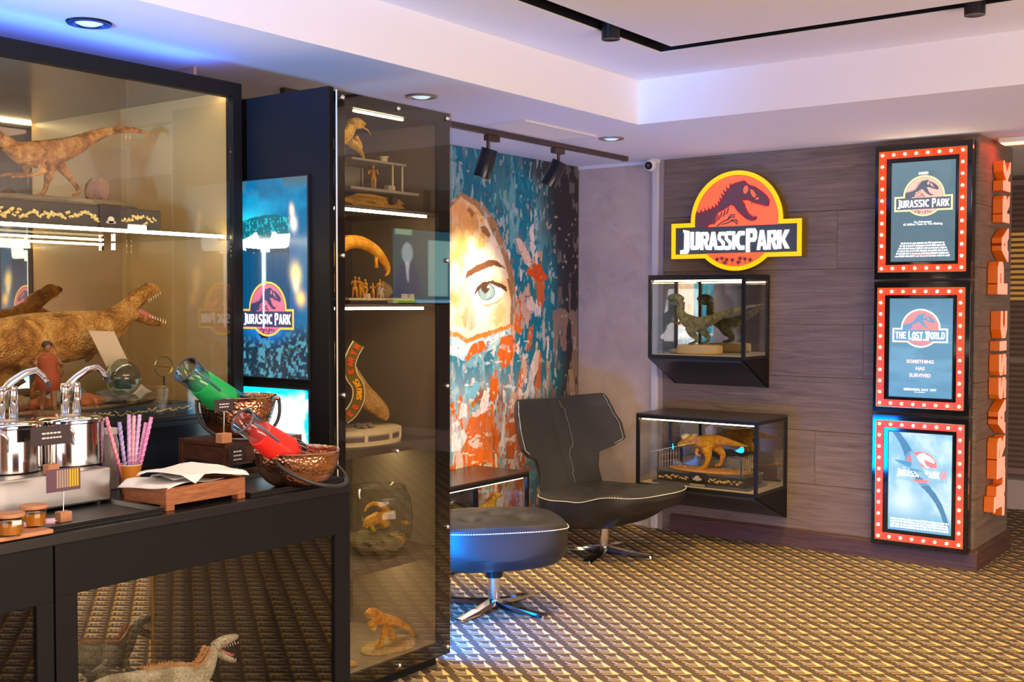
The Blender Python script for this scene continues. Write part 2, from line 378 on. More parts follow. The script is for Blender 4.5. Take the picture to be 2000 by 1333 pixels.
# ================================================================== LETTER SHAPES AND EMBLEM
_st = [(0, 0), (0, 1), (.34, 1), (.34, 0)]
_bowl = [(.3, 1), (.84, 1), (1, .86), (1, .58), (.82, .44), (.3, .44), (.3, .60), (.62, .60), (.66, .66), (.66, .78), (.62, .82), (.3, .82)]
_c = [(.98, 1), (.32, 1), (0, .74), (0, .26), (.32, 0), (.98, 0), (.98, .22), (.52, .22), (.38, .36), (.38, .64), (.52, .78), (.98, .78)]
GLY = {
 'J': [[(.34, 1), (1, .95), (1, .14), (.82, 0), (0, 0), (0, .14), (.44, .17), (.46, .88), (.34, .90)]],
 'U': [[(0, 1), (.36, 1), (.36, .2), (.62, .2), (.62, 1), (1, 1), (1, .1), (.86, 0), (.12, 0), (0, .12)]],
 'R': [_st, _bowl, [(.40, .46), (.74, .46), (1.04, 0), (.68, 0)]], 'P': [_st, _bowl],
 'A': [[(0, 0), (.32, 1), (.54, 1), (.31, 0)], [(.46, 1), (.68, 1), (1, 0), (.68, 0)], [(.25, .2), (.75, .2), (.70, .38), (.31, .38)]],
 'S': [[(1, 1), (.2, 1), (0, .84), (0, .58), (.62, .34), (.62, .2), (0, .2), (0, 0), (.82, 0), (1, .16), (1, .43), (.38, .66), (.38, .8), (1, .8)]],
 'I': [[(.1, 0), (.1, 1), (.9, 1), (.9, 0)]], 'C': [_c],
 'K': [_st, [(.30, .42), (.64, 1), (1, 1), (.60, .50), (1.02, 0), (.66, 0), (.30, .56)]],
 'T': [[(0, 1), (1, 1), (1, .8), (.68, .8), (.68, 0), (.32, 0), (.32, .8), (0, .8)]],
 'H': [_st, [(.66, 0), (.66, 1), (1, 1), (1, 0)], [(.3, .4), (.3, .6), (.7, .6), (.7, .4)]],
 'E': [_st, [(.3, 1), (1, 1), (1, .8), (.3, .8)], [(.3, .6), (.85, .6), (.85, .4), (.3, .4)], [(.3, .2), (1, .2), (1, 0), (.3, 0)]],
 'L': [_st, [(.3, .22), (1, .22), (1, 0), (.3, 0)]],
 'O': [_c, [(.9, 1), (1.1, .74), (1.1, .26), (.9, 0), (.6, 0), (.6, .22), (.72, .36), (.72, .64), (.6, .78), (.6, 1)]],
 'W': [[(0, 1), (.24, 1), (.32, .42), (.42, 1), (.6, 1), (.68, .42), (.76, 1), (1, 1), (.86, 0), (.6, 0), (.5, .5), (.4, 0), (.14, 0)]],
 'D': [_st, [(.3, 1), (.7, 1), (1, .72), (1, .28), (.7, 0), (.3, 0), (.3, .2), (.58, .2), (.66, .34), (.66, .66), (.58, .8), (.3, .8)]]}
def glyph(mb, ch, x0, x1, z0, z1, ya, yb):
    for p in GLY[ch]: mb.prism([(x0+u*(x1-x0), z0+v*(z1-z0)) for u, v in p], 1, ya, yb)
    return mb
def write(mb, txt, x0, x1, z0, z1, ya, yb, big=(), gap=.12):
    """lay a word out between x0 and x1; letters in big are taller"""
    wd = {'I': .42, 'J': .8, 'W': 1.3, ' ': .5}; ws = [wd.get(c, 1.) for c in txt]; tot = sum(ws)+gap*(len(txt)-1); x = x0; k = (x1-x0)/tot
    for i, (c, q) in enumerate(zip(txt, ws)):
        if c != ' ':
            d = (z1-z0)*.13 if i in big else 0
            glyph(mb, c, x, x+q*k, z0-d, z1+d, ya, yb)
        x += (q+gap)*k
    return mb
def text_mesh(txt, size, align='CENTER', ext=.0004, bold=0.):
    """flat lettering as a mesh in x,z facing -y"""
    cu = bpy.data.curves.new('txt', 'FONT'); cu.body = txt; cu.size = size; cu.align_x = align; cu.align_y = 'CENTER'; cu.extrude = ext; cu.resolution_u = 2; cu.offset = bold
    o = bpy.data.objects.new('txt', cu); C.objects.link(o); dg = bpy.context.evaluated_depsgraph_get()
    me = bpy.data.meshes.new_from_object(o.evaluated_get(dg)); bpy.data.objects.remove(o); bpy.data.curves.remove(cu)
    me.transform(Matrix.Rotation(PI/2, 4, 'X')); me.materials.clear(); return me
def lettering(name, txt, size, m, parent, loc, rot=(0, 0, 0), align='CENTER', bold=0., ext=.0004):
    me = text_mesh(txt, size, align, ext, bold); me.materials.append(m); o = bpy.data.objects.new(name, me); C.objects.link(o); o.parent = parent; o.location = loc; o.rotation_euler = rot
    return o
ER, EB, EL, EX = .326, -.241, -.470, .450          # disc radius, bar bottom, bar left and right (disc centre is 0,0)
def eoutline(d, k=1.):
    r = ER-d; zt = -d; zb = EB+d; xt = math.sqrt(r*r-zt*zt); a0 = math.asin(zt/r); pts = [(EX-d, zt)]
    for i in range(41):
        a = a0+(PI-2*a0)*i/40; pts.append((r*math.cos(a), r*math.sin(a)))
    pts += [(EL+d, zt), (EL+d, zb)]; a1 = math.asin(zb/r)
    for i in range(25):
        a = (PI-a1)+(PI+2*a1)*i/24; pts.append((r*math.cos(a), r*math.sin(a)))
    pts += [(EX-d, zb)]
    return [(x*k, z*k) for x, z in pts]
def ering(mb, d1, d2, k, ya, yb):
    o, i = eoutline(d1, k), eoutline(d2, k); n = len(o)
    vs = [(x, ya, z) for x, z in o]+[(x, ya, z) for x, z in i]+[(x, yb, z) for x, z in o]+[(x, yb, z) for x, z in i]; fs = []
    for a in range(n):
        b = (a+1) % n
        fs += [(a, b, n+b, n+a), (2*n+a, 3*n+a, 3*n+b, 2*n+b), (a, 2*n+a, 2*n+b, b), (n+a, n+b, 3*n+b, 3*n+a)]
    return mb.add(vs, fs)
def disc_part(k, d, z0, z1, ya, yb, n=40):
    """part of the emblem disc between two heights, as a prism"""
    r = ER-d; a0 = math.asin(max(-1, min(1, z0/r))); a1 = math.asin(max(-1, min(1, z1/r)))
    right = [(r*math.cos(a0+(a1-a0)*i/n), r*math.sin(a0+(a1-a0)*i/n)) for i in range(n+1)]
    return MB().prism([(x*k, z*k) for x, z in right]+[(-x*k, z*k) for x, z in right[::-1] if x > 1e-5], 1, ya, yb)
def _e(cx, cy):
    p = P(1, YW-.08, 1280+cx*320/1706, 300+cy*250/1333); return (p.x+3.267, p.z-2.087)
SKULL = [_e(*q) for q in ((388, 772), (396, 700), (412, 632), (520, 604), (600, 572), (650, 545), (690, 480), (722, 420), (762, 372), (800, 322), (860, 302), (925, 284), (952, 312), (978, 332), (1040, 350), (1110, 398), (1160, 442), (1188, 492), (1178, 545), (1150, 542), (1090, 522), (1020, 506), (960, 480), (892, 488), (925, 520), (938, 570), (962, 620), (1005, 662), (1056, 662), (1042, 690), (1000, 700), (950, 682), (900, 640), (850, 590), (822, 548), (790, 530), (745, 560), (700, 590), (650, 612), (628, 668), (612, 720), (520, 760), (560, 775))]
HOLES = [[_e(940+24*math.cos(a)-10*math.sin(a), 375+42*math.sin(a)+6*math.cos(a)) for a in np.linspace(0, 2*PI, 14)[:-1]],
         [_e(*q) for q in ((985, 372), (1015, 380), (1048, 430), (1040, 455), (1015, 452), (995, 420))], [_e(*q) for q in ((1048, 462), (1080, 455), (1066, 482), (1040, 478))]]
SPIKES = [[_e(x-13, y+12), _e(x-8+dx, y-h), _e(x+15, y+2)] for x, y, dx, h in ((440, 622, -8, 28), (480, 612, -4, 34), (520, 602, -4, 38), (558, 590, -4, 38), (596, 574, -2, 42), (632, 555, -2, 42), (664, 524, -8, 40), (684, 486, -14, 40), (704, 446, -18, 40), (726, 406, -22, 38), (752, 376, -16, 38), (784, 340, -6, 38))]
TEETH = [[_e(x-7, y), _e(x+7, y+2), _e(x+1, y+26)] for x, y in ((1000, 506), (1024, 510), (1048, 514), (1072, 520), (1096, 526), (1120, 532), (1142, 540))]+[[_e(x-7, y+4), _e(x+8, y), _e(x+14, y-26)] for x, y in ((940, 590), (958, 612), (978, 636), (998, 652), (1020, 660), (1042, 664))]
BONES = [[(640, 760), (690, 715), (750, 690)], [(690, 740), (760, 720), (800, 690)], [(750, 690), (780, 640), (830, 640)], [(745, 692), (790, 660), (828, 662)], [(800, 690), (840, 690), (858, 720)], [(790, 700), (830, 712), (850, 740)], [(655, 640), (640, 690), (600, 740)], [(690, 610), (680, 650), (655, 690)], [(725, 585), (718, 625), (700, 660)], [(760, 562), (752, 600), (735, 635)], [(560, 728), (545, 750), (540, 768)]]
PALMS = [(640, 1105), (690, 1095), (740, 1108), (800, 1112), (880, 1095), (930, 1100), (985, 1110), (860, 1135), (720, 1140)]
def ribbon(mb, pts, w, ya, yb):
    for (x0, z0), (x1, z1) in zip(pts[:-1], pts[1:]):
        d = Vector((x1-x0, z1-z0)); 
        if d.length < 1e-6: continue
        nx, nz = -d.y/d.length*w/2, d.x/d.length*w/2
        mb.prism([(x0+nx, z0+nz), (x1+nx, z1+nz), (x1-nx, z1-nz), (x0-nx, z0-nz)], 1, ya, yb)
    return mb
def emblem_art(root, k, y, t, m_disc, m_dark, m_line, simple=False):
    """red disc, skeleton, palms; y is the front of the backing, layers step towards -y by t"""
    obj('disc', disc_part(k, .034, -.036, ER, y-t, y), m_disc, root)
    obj('lower_disc', disc_part(k, .034, -ER, EB+.036, y-t, y), m_disc, root)
    sk = MB(); S = lambda p: [(a*k, b*k) for a, b in p]
    sk.prism(S(SKULL), 1, y-2*t, y-t)
    for p in SPIKES+TEETH: sk.prism(S(p), 1, y-2*t, y-t)
    for b in BONES: ribbon(sk, S([_e(*q) for q in b]), .0085*k, y-2*t, y-t)
    for px, py in PALMS:
        cx, cz = _e(px, py)
        for a in range(7): ribbon(sk, S([(cx, cz), (cx+.017*math.cos(a*.9), cz+.014*math.sin(a*.9)+.003)]), .005*k, y-2*t, y-t)
        ribbon(sk, S([(cx, cz), (cx+.003, cz-.03)]), .004*k, y-2*t, y-t)
    obj('skeleton', sk, m_dark, root)
    hl = MB()
    for h in HOLES: hl.prism(S(h), 1, y-2.6*t, y-2*t)
    obj('skull_openings', hl, m_disc, root)
    if m_line:
        ln = ribbon(MB(), S(SKULL[2:]), .007*k, y-2.8*t, y-2*t); obj('outline', ln, m_line, root)
# ------------------------------------------------------------------ the lit wall sign
root = thing('illuminated_sign', 'illuminated round dinosaur sign with yellow outline and white lettering on plank wall', 'sign', (-3.267, YW, 2.087))
neon_y = mat('yellow_neon', (.3, .2, .01), .4, emit=srgb(255, 190, 0), es=1.0)
sign_side = mat('sign_side_ochre', srgb(120, 92, 20), .45)
o = obj('housing', MB().prism(eoutline(0), 1, -.074, -.004), sign_side, root)
obj('neon_outline', ering(MB(), .003, .031, 1, -.082, -.074), neon_y, root)
gz = mat('band_grey', srgb(76, 84, 92), .4)
obj('band', MB().prism([(EL+.034, -.034), (EX-.034, -.034), (EX-.034, EB+.034), (EL+.034, EB+.034)], 1, -.0765, -.074), gz, root)
emblem_art(root, 1, -.0742, .0018, mat('sign_orange_disc', srgb(240, 100, 60), .5, emit=srgb(255, 96, 58), es=.72), mat('sign_silhouette', srgb(100, 66, 74), .5, emit=srgb(90, 50, 60), es=.35), mat('sign_maroon', srgb(150, 16, 46), .5, emit=srgb(170, 10, 50), es=.45))
wl = mat('white_lit_letter', (.9, .9, .95), .4, emit=(.92, .96, 1), es=2.2)
redl = mat('red_inline', (.7, .1, .1), .4, emit=srgb(235, 120, 120), es=.9)
for ch, a, b, c, d in (('J', 262, 352, 798, 1045), ('U', 366, 458, 818, 1003), ('R', 470, 556, 820, 1003), ('A', 556, 650, 818, 1003), ('S', 652, 720, 818, 1003), ('S', 724, 792, 812, 1003), ('I', 798, 832, 812, 1000), ('C', 838, 928, 810, 1003), ('P', 946, 1056, 782, 1025), ('A', 1058, 1162, 800, 1003), ('R', 1168, 1266, 800, 998), ('K', 1270, 1395, 796, 990)):
    x0, z1 = _e(a, (c+d)/2-(d-c)/2); x1, _ = _e(b, c); _, z0 = _e((a+b)/2, d); _, z1 = _e((a+b)/2, c)
    L = obj('letter', glyph(MB(), ch, x0, x1, z0, z1, -.083, -.0765), wl, root)
    w_ = (x1-x0); ln = MB()
    for p in GLY[ch][:1]: ribbon(ln, [(x0+(u*.8+.1)*w_, z0+(v*.86+.07)*(z1-z0)) for u, v in p[:4]], .0022, -.0838, -.083)
    obj('inline', ln, redl, L)
# ================================================================== MARQUEE POSTER BOXES
YF = YW-.08
def prect(tl, tr, bl, br):
    p = [P(1, YF, *q) for q in (tl, tr, bl, br)]
    return ((p[0].x+p[2].x)/2, (p[1].x+p[3].x)/2, (p[2].z+p[3].z)/2, (p[0].z+p[1].z)/2)
gl_black = mat('glossy_black_acrylic', (.010, .009, .009), .06, spec=.6)
strip_m = mat('marquee_red_strip', srgb(235, 60, 14), .4, emit=srgb(255, 52, 8), es=.42)
bulb_m = mat('marquee_bulb_glow', (1, .9, .7), .3, emit=(1, .84, .50), es=26)
gold = mat('brass_edge', (.55, .36, .10), .25, metal=1)
bulb_mesh = MB().ball((0, -.006, 0), .0085, 8, (1, .9, 1)).mesh('bulb'); bulb_mesh.materials.append(bulb_m); bulb_mesh.polygons.foreach_set('use_smooth', [True]*len(bulb_mesh.polygons))
sock_mesh = MB().lathe([(.0105, 0), (.0105, .004), (.007, .005)], 10).xf(Matrix.Rotation(PI/2, 4, 'X')).mesh('socket'); sock_mesh.materials.append(gold)
XL_, XR_ = P(1, YF, 1705.5, 670).x, -1.800
def marquee(label, ztop, zbot, strip, post, paint, art):
    cx = (XL_+XR_)/2; root = thing('marquee_poster_box', label, 'poster box', (cx, YW, zbot), group='marquee poster boxes stacked on the plank wall')
    w2 = (XR_-XL_)/2; h = ztop-zbot; y = -.08
    obj('case', MB().bbox(-w2, w2, y, 0, 0, h, .003), gl_black, root)
    x0, x1, z0, z1 = strip[0]-cx, strip[1]-cx, strip[2]-zbot, strip[3]-zbot; sw = .042
    for nm, (a, b, c, d) in zip('tblr', ((x0, x1, z1-sw, z1), (x0, x1, z0, z0+sw), (x0, x0+sw, z0+sw, z1-sw), (x1-sw, x1, z0+sw, z1-sw))):
        obj('bulb_strip', MB().bbox(a, b, y-.007, y, c, d, .001), strip_m, root)
    ed = MB()
    for a, b, c, d in ((x0-.002, x1+.002, z1, z1+.003), (x0-.002, x1+.002, z0-.003, z0), (x0-.003, x0, z0, z1), (x1, x1+.003, z0, z1)): ed.box(a, b, y-.009, y, c, d)
    obj('brass_edging', ed, gold, root)
    nx, nz = 8, 11; spots = []
    for i in range(nx): spots += [(x0+sw/2+(x1-x0-sw)*i/(nx-1), z0+sw/2), (x0+sw/2+(x1-x0-sw)*i/(nx-1), z1-sw/2)]
    for i in range(1, nz-1): spots += [(x0+sw/2, z0+sw/2+(z1-z0-sw)*i/(nz-1)), (x1-sw/2, z0+sw/2+(z1-z0-sw)*i/(nz-1))]
    for sx, sz in spots:
        b = obj('bulb', bulb_mesh, bulb_m, root, loc=(sx, y-.009, sz)); obj('socket', sock_mesh, gold, b, loc=(0, .002, 0))
    a, b, c, d = post[0]-cx, post[1]-cx, post[2]-zbot, post[3]-zbot; nu, nv = 130, 200
    uu, vv = np.meshgrid(np.linspace(0, 1, nu), np.linspace(0, 1, nv))
    obj('poster_backing', MB().box(a-.004, b+.004, y-.003, y, c-.004, d+.004), black, root)
    pg = paint_grid('poster', nu, nv, lambda u, v: (a+u*(b-a), np.full_like(u, y-.0035), c+v*(d-c)), paint(uu, vv), vcol_mat('backlit_poster_print', .35, emit=.95), root)
    art(root, a, b, c, d, y-.0038)
    return root
pw = mat('poster_white', (.9, .9, .9), .5, emit=(.9, .93, .95), es=.85); pred = mat('poster_red', (.8, .3, .25), .5, emit=srgb(230, 110, 100), es=.8)
pyel = mat('poster_yellow', (.9, .8, .3), .5, emit=srgb(246, 232, 150), es=.95); pdk = mat('poster_slate', (.1, .12, .14), .5, emit=srgb(70, 88, 98), es=.8)
psal = mat('poster_salmon', (.9, .5, .4), .5, emit=srgb(232, 160, 138), es=.9)
def dashes(mb, x0, x1, z, h, y, seed, dens=.8):
    r = random.Random(seed); x = x0
    while x < x1:
        wv = r.uniform(.006, .022); 
        mb.box(x, min(x+wv, x1), y-.0003, y, z, z+h*r.uniform(.75, 1)); x += wv+r.uniform(.002, .005)
    return mb
def sub(root, x, z, y):
    e = bpy.data.objects.new('emblem', None); C.objects.link(e); e.parent = root; e.location = (x, y, z); e.empty_display_size = .02
    return e
def small_emblem(root, x, z, y, k, m_edge, m_disc, m_dark, m_bar, title, big):
    e = sub(root, x, z, y); t = .0004
    obj('outline', ering(MB(), 0, .026, k, -3*t, 0), m_edge, e)
    emblem_art(e, k, -t, t, m_disc, m_dark, None)
    obj('bar', MB().prism([(q*k, r*k) for q, r in ((EL+.028, -.028), (EX-.028, -.028), (EX-.028, EB+.028), (EL+.028, EB+.028))], 1, -3.2*t, 0), m_bar, e)
    obj('title', write(MB(), title, (EL+.05)*k, (EX-.05)*k, (EB+.062)*k, -.062*k, -4.4*t, -3.2*t, big), pw, e)
    return e
def paint1(u, v):
    im = np.zeros(u.shape+(3,)); im[:] = srgb(96, 122, 134); n = fbm(u*3, v*4, 3)
    blend(im, sm(.4, 1, v)*.5, srgb(116, 146, 160)); blend(im, (n > .62), srgb(88, 112, 124), .4); return im
def art1(root, a, b, c, d, y):
    w, h = b-a, d-c; X = lambda q: a+q*w; Z = lambda q: c+q*h
    small_emblem(root, X(.515), Z(.655), y, w*.91/.92, pyel, psal, pdk, pdk, 'JURASSIC PARK', (0, 9))
    lettering('tagline', 'An Adventure', .018, pw, root, (X(.50), y, Z(.395)), bold=.0003)
    lettering('tagline', '65 Million Years In The Making', .018, pw, root, (X(.50), y, Z(.372)), bold=.0003)
    obj('studio_mark', dashes(MB(), X(.43), X(.58), Z(.868), .016, y, 3), pw, root)
    cr = MB()
    for i in range(6): dashes(cr, X(.16-.018*i), X(.84+.018*i), Z(.175-.026*i), .011, y, 10+i)
    obj('credit_lines', cr, pw, root)
    lettering('release_date', 'COMING JUNE 11', .017, pred, root, (X(.5), y-.0004, Z(.058)), bold=.0004)
def paint2(u, v):
    im = np.zeros(u.shape+(3,)); im[:] = srgb(104, 152, 178); n = fbm(u*2+v, v*9, 5)
    blend(im, sm(.45, .7, n), srgb(122, 172, 198), .8); blend(im, sm(.75, 1, v), srgb(88, 134, 160), .6); blend(im, sm(.3, 0, v), srgb(96, 150, 180), .6); return im
def art2(root, a, b, c, d, y):
    w, h = b-a, d-c; X = lambda q: a+q*w; Z = lambda q: c+q*h; k = w*.88/.92
    e = small_emblem(root, X(.50), Z(.70), y, k, pw, pred, mat('poster_blue', (.1, .2, .3), .5, emit=srgb(92, 140, 166), es=.9), MATS['poster_blue'], 'THE LOST WORLD', (4, 9))
    lettering('subtitle', 'JURASSIC PARK', .014, pw, root, (X(.5), y-.0012, Z(.583)), bold=.0004)
    for t_, q in (('SOMETHING', .362), ('HAS', .292), ('SURVIVED', .222)): lettering('headline', t_, .028, mat('poster_pink', (.9, .6, .6), .5, emit=srgb(240, 190, 190), es=.95), root, (X(.5), y, Z(q)), bold=.0009)
    lettering('release_date', 'MEMORIAL DAY 1997', .020, pw, root, (X(.5), y, Z(.078)), bold=.0003)
    obj('underline', MB().box(X(.41), X(.58), y-.0004, y, Z(.050), Z(.055)), pw, root)
def paint3(u, v):
    im = np.zeros(u.shape+(3,)); im[:] = srgb(150, 200, 222); n = fbm(u*3-v*2, u*2+v*4, 9)
    blend(im, sm(.4, .75, n), srgb(206, 234, 242)); blend(im, np.exp(-(((u-.25)/.25)**2+((v-.3)/.12)**2)), srgb(230, 246, 250), .9); blend(im, sm(.2, 0, v), srgb(110, 172, 202), .8)
    ax = [(.06, 1.0), (.17, 1.0), (.30, .90), (.40, .80), (.42, .70), (.52, .60), (.62, .50), (.75, .41), (.86, .30), (.93, .18), (.97, .085), (.90, .085), (.84, .20), (.76, .30), (.64, .40), (.50, .48), (.36, .60), (.28, .70), (.24, .80), (.17, .90)]
    blend(im, inpoly(u, v, ax), srgb(84, 134, 164)); return im
def art3(root, a, b, c, d, y):
    w, h = b-a, d-c; X = lambda q: a+q*w; Z = lambda q: c+q*h
    pr = mat('poster_scarlet', (.8, .2, .2), .5, emit=srgb(226, 88, 88), es=.85); pb = mat('poster_steelblue', (.2, .4, .5), .5, emit=srgb(88, 138, 166), es=.85); k = w*.84/.92
    e = sub(root, X(.52), Z(.66), y); t = .0004
    obj('outline', ering(MB(), 0, .012, k, -2*t, 0), pb, e); obj('inner_outline', ering(MB(), .03, .042, k, -2*t, 0), pb, e)
    obj('disc', disc_part(k, .05, 0.0, ER, -t, 0), pr, e); obj('lower_disc', disc_part(k, .05, -ER, EB+.02, -t, 0), pr, e)
    fg = MB(); fg.prism([(q*k, r*k) for q, r in SKULL], 1, -2*t, -t); obj('skeleton', fg, pw, e)
    fl = MB(); fl.prism([(x*k, z*k) for x, z in ((-.20, .27), (-.08, .20), (-.02, .08), (.06, -.08), (.16, -.20), (.05, -.22), (-.06, -.12), (-.16, -.03), (-.30, .02), (-.46, .10), (-.46, .085), (-.30, -.01), (-.19, -.08), (-.15, .10))], 1, -3.6*t, -3*t); obj('winged_shadow', fl, pb, e)
    obj('title', write(MB(), 'JURASSIC PARK', (EL+.05)*k, (EX-.13)*k, (EB+.062)*k, -.062*k, -3*t, -2*t, (0, 9)), pw, e)
    st = MB()
    for i in range(3): st.prism([(x*k, z*k) for x, z in ((.33+i*.035, -.19), (.35+i*.035, -.19), (.375+i*.035, -.05), (.355+i*.035, -.05))], 1, -3*t, -2*t)
    obj('claw_marks', st, pr, e)
    cr = MB()
    for i in range(4): dashes(cr, X(.04), X(.96), Z(.105-.026*i), .012, y, 40+i)
    obj('credit_lines', cr, pw, root)
z1 = (P(1, YF, 1711, 288).z+P(1, YF, 1901, 269.8).z)/2; z2 = (P(1, YF, 1705, 547).z+P(1, YF, 1894, 548).z)/2; z3 = (P(1, YF, 1701, 808).z+P(1, YF, 1893, 814.6).z)/2; z4 = (P(1, YF, 1700, 1061).z+P(1, YF, 1898, 1086).z)/2
marquee('bulb-framed poster box with grey poster of a dinosaur emblem, topmost of three', z1, z2+.006, prect((1718.4, 298.8), (1890.5, 284.9), (1716, 533.8), (1885.8, 528)), prect((1742.3, 319.8), (1866.8, 310.5), (1740, 512), (1865.6, 509)), paint1, art1)
marquee('bulb-framed poster box with blue poster and pink headline, middle of three', z2-.006, z3+.006, prect((1716, 562.6), (1885.9, 562.6), (1711.5, 792), (1881, 803)), prect((1738, 583.5), (1862, 583.5), (1736.7, 774), (1859, 780)), paint2, art2)
marquee('bulb-framed poster box with pale blue poster and dark winged shape, lowest of three', z3-.006, z4, prect((1711, 821), (1883, 830), (1711, 1051), (1881.7, 1073.5)), prect((1735.7, 844), (1860, 850), (1735, 1034), (1858, 1047)), paint3, art3)
# ================================================================== VERTICAL LETTERS ON THE WALL RETURN
root = thing('letter_sign', 'vertical sign of thick orange lit letters on the free end of the plank wall', 'sign', (XE, 7.2, .2))
lf = mat('orange_letter_face', srgb(255, 140, 110), .4, emit=srgb(255, 142, 116), es=1.0); ls = mat('orange_letter_side', srgb(206, 100, 4), .5, emit=srgb(206, 92, 0), es=.10)
TH = .068
for ch, ya, yb, xa, xb in (('K', 313.5, 372, 1938, 1974), ('R', 382, 434, 1937, 1972), ('A', 444, 511, 1935, 1970), ('P', 511, 575, 1927, 1968), ('C', 607, 661, 1933, 1967), ('I', 665, 688, 1931, 1966), ('S', 693, 734, 1930, 1965.5), ('S', 739, 780, 1929, 1965), ('A', 784, 851, 1928, 1964), ('R', 858, 918, 1926, 1963), ('U', 915, 972, 1925, 1963), ('J', 973, 1017, 1919, 1962)):
    zt = P(0, XE+TH, xa+24, ya).z; zb = P(0, XE+TH, xa+24, yb).z; y0 = P(0, XE, xa, (ya+yb)/2).y; y1 = P(0, XE+TH, xb, (ya+yb)/2).y
    for nm, a, b, m_ in (('letter', .006, TH-.006, ls), ('letter_face', TH-.006, TH, lf)):
        mb = MB()
        for p in GLY[ch]: mb.prism([(y1+v*(y0-y1)-7.2, zb+u*(zt-zb)-.2) for u, v in p], 0, a, b)
        if nm == 'letter': L = obj(nm, mb, m_, root)
        else: obj(nm, mb, m_, L)
# ================================================================== TOWER CABINET
glass = glass_mat('clear_display_glass', (.97, .98, .97), 1.5, 1.15)
tint_glass = glass_mat('smoked_display_glass', (.90, .89, .87), 1.5, 1.2)
led = mat('warm_led_strip', (1, .9, .7), .4, emit=(1, .80, .46), es=26)
led_soft = mat('warm_led_edge', (1, .9, .7), .4, emit=(1, .78, .42), es=11.0)
inner = mat('taupe_cabinet_lining', srgb(136, 122, 102), .38, spec=.4, var=.04, vscale=4)
inner_dk = mat('dark_glossy_lining', srgb(78, 70, 64), .30, spec=.4)
def strip(root, x0, x1, y0, y1, z0, z1, m=None, nm='led_strip'): return obj(nm, MB().box(x0, x1, y0, y1, z0, z1), m or led, root)
XG = -3.11; X0, Y0, Y1, ZT = -3.68, 3.075, 3.765, 2.351
root = thing('tower_cabinet', 'tall black tower cabinet with glass front and lit shelves of figurines', 'cabinet', (-3.4, 3.42, 0)); L = (-3.4, 3.42, 0)
def tb(nm, x0, x1, y0, y1, z0, z1, m, b=.002): return obj(nm, MB().bbox(x0-L[0], x1-L[0], y0-L[1], y1-L[1], z0-L[2], z1-L[2], b), m, root)
tb('side_panel', X0, -3.135, Y0, Y0+.028, 0, 2.366, blackm); tb('side_panel', X0, XG-.012, Y1-.03, Y1, .05, ZT, blackm)
tb('back_panel', X0, X0+.02, Y0+.028, Y1-.03, .05, ZT, inner_dk); tb('top_panel', X0, XG-.012, Y0+.028, Y1-.03, ZT-.045, ZT, blackm)
tb('plinth', X0+.02, XG-.05, Y0+.03, Y1-.04, 0, .05, blackm); tb('bottom_panel', X0+.02, XG-.012, Y0+.028, Y1-.03, .05, .105, inner)
tb('lining', X0+.02, -3.14, Y1-.034, Y1-.030, .105, ZT-.045, inner, .0005); tb('lining', X0+.02, -3.14, Y0+.028, Y0+.032, .105, ZT-.045, inner, .0005)
SH = {1: 1.928, 2: 1.546, 3: .980, 4: .512}
for k, z in SH.items():
    t_ = .012 if k < 3 else .034
    tb('shelf', X0+.02, -3.135, Y0+.032, Y1-.034, z-t_, z, mat('bronze_shelf', srgb(88, 77, 66), .4) if k > 2 else mat('shelf_grey', srgb(96, 90, 84), .25))
tb('front_stile', -3.135, XG-.004, Y0+.028, 3.140, .05, ZT, blackm); tb('front_stile', -3.135, XG-.004, 3.690, Y1, .05, ZT, blackm)
tb('front_rail', -3.135, XG-.004, 3.140, 3.690, 2.300, ZT, blackm); tb('front_rail', -3.135, XG-.004, 3.140, 3.690, .05, .108, blackm)
g = MB().box(XG-.002-L[0], XG+.003-L[0], 3.092-L[1], 3.768-L[1], .058, 2.352); obj('glass_pane', g, tint_glass, root)
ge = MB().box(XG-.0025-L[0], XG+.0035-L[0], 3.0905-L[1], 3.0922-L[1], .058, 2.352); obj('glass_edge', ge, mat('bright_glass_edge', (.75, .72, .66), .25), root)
for y, z in ((3.118, 2.325), (3.43, 2.325), (3.735, 2.325), (3.118, 1.73), (3.735, 1.73), (3.118, 1.20), (3.735, 1.20), (3.42, .955), (3.735, .60), (3.43, .082), (3.735, .085)):
    s_ = MB().lathe([(.0, .012), (.006, .011), (.0095, .006), (.0095, 0)], 14).xf(Matrix.Translation((XG+.003-L[0], y-L[1], z)) @ Matrix.Rotation(PI/2, 4, 'Y')); auto_smooth(obj('stud', s_, chrome, root), 50)
for x0, x1, y0, y1, z0, z1 in ((-3.150, -3.140, 3.22, 3.50, 2.290, 2.298), (-3.148, -3.136, 3.110, 3.64, 1.906, 1.916), (-3.148, -3.136, 3.110, 3.62, 1.524, 1.534)):
    strip(root, x0-L[0], x1-L[0], y0-L[1], y1-L[1], z0, z1)
for z0, z1 in ((.99, 1.49), (1.56, 1.89), (1.94, 2.28), (.53, .94), (.11, .47)): strip(root, -3.142-L[0], -3.1365-L[0], 3.7245-L[1], 3.7285-L[1], z0, z1, mat('warm_edge_glow', (1, .9, .7), .4, emit=(1, .78, .42), es=1.6), 'lit_edge_glow')  # glowing slivers imitate the lit inner edge of the stile
for z in (.946, .478): strip(root, -3.42-L[0], -3.39-L[0], 3.13-L[1], 3.70-L[1], z-.003, z, led)
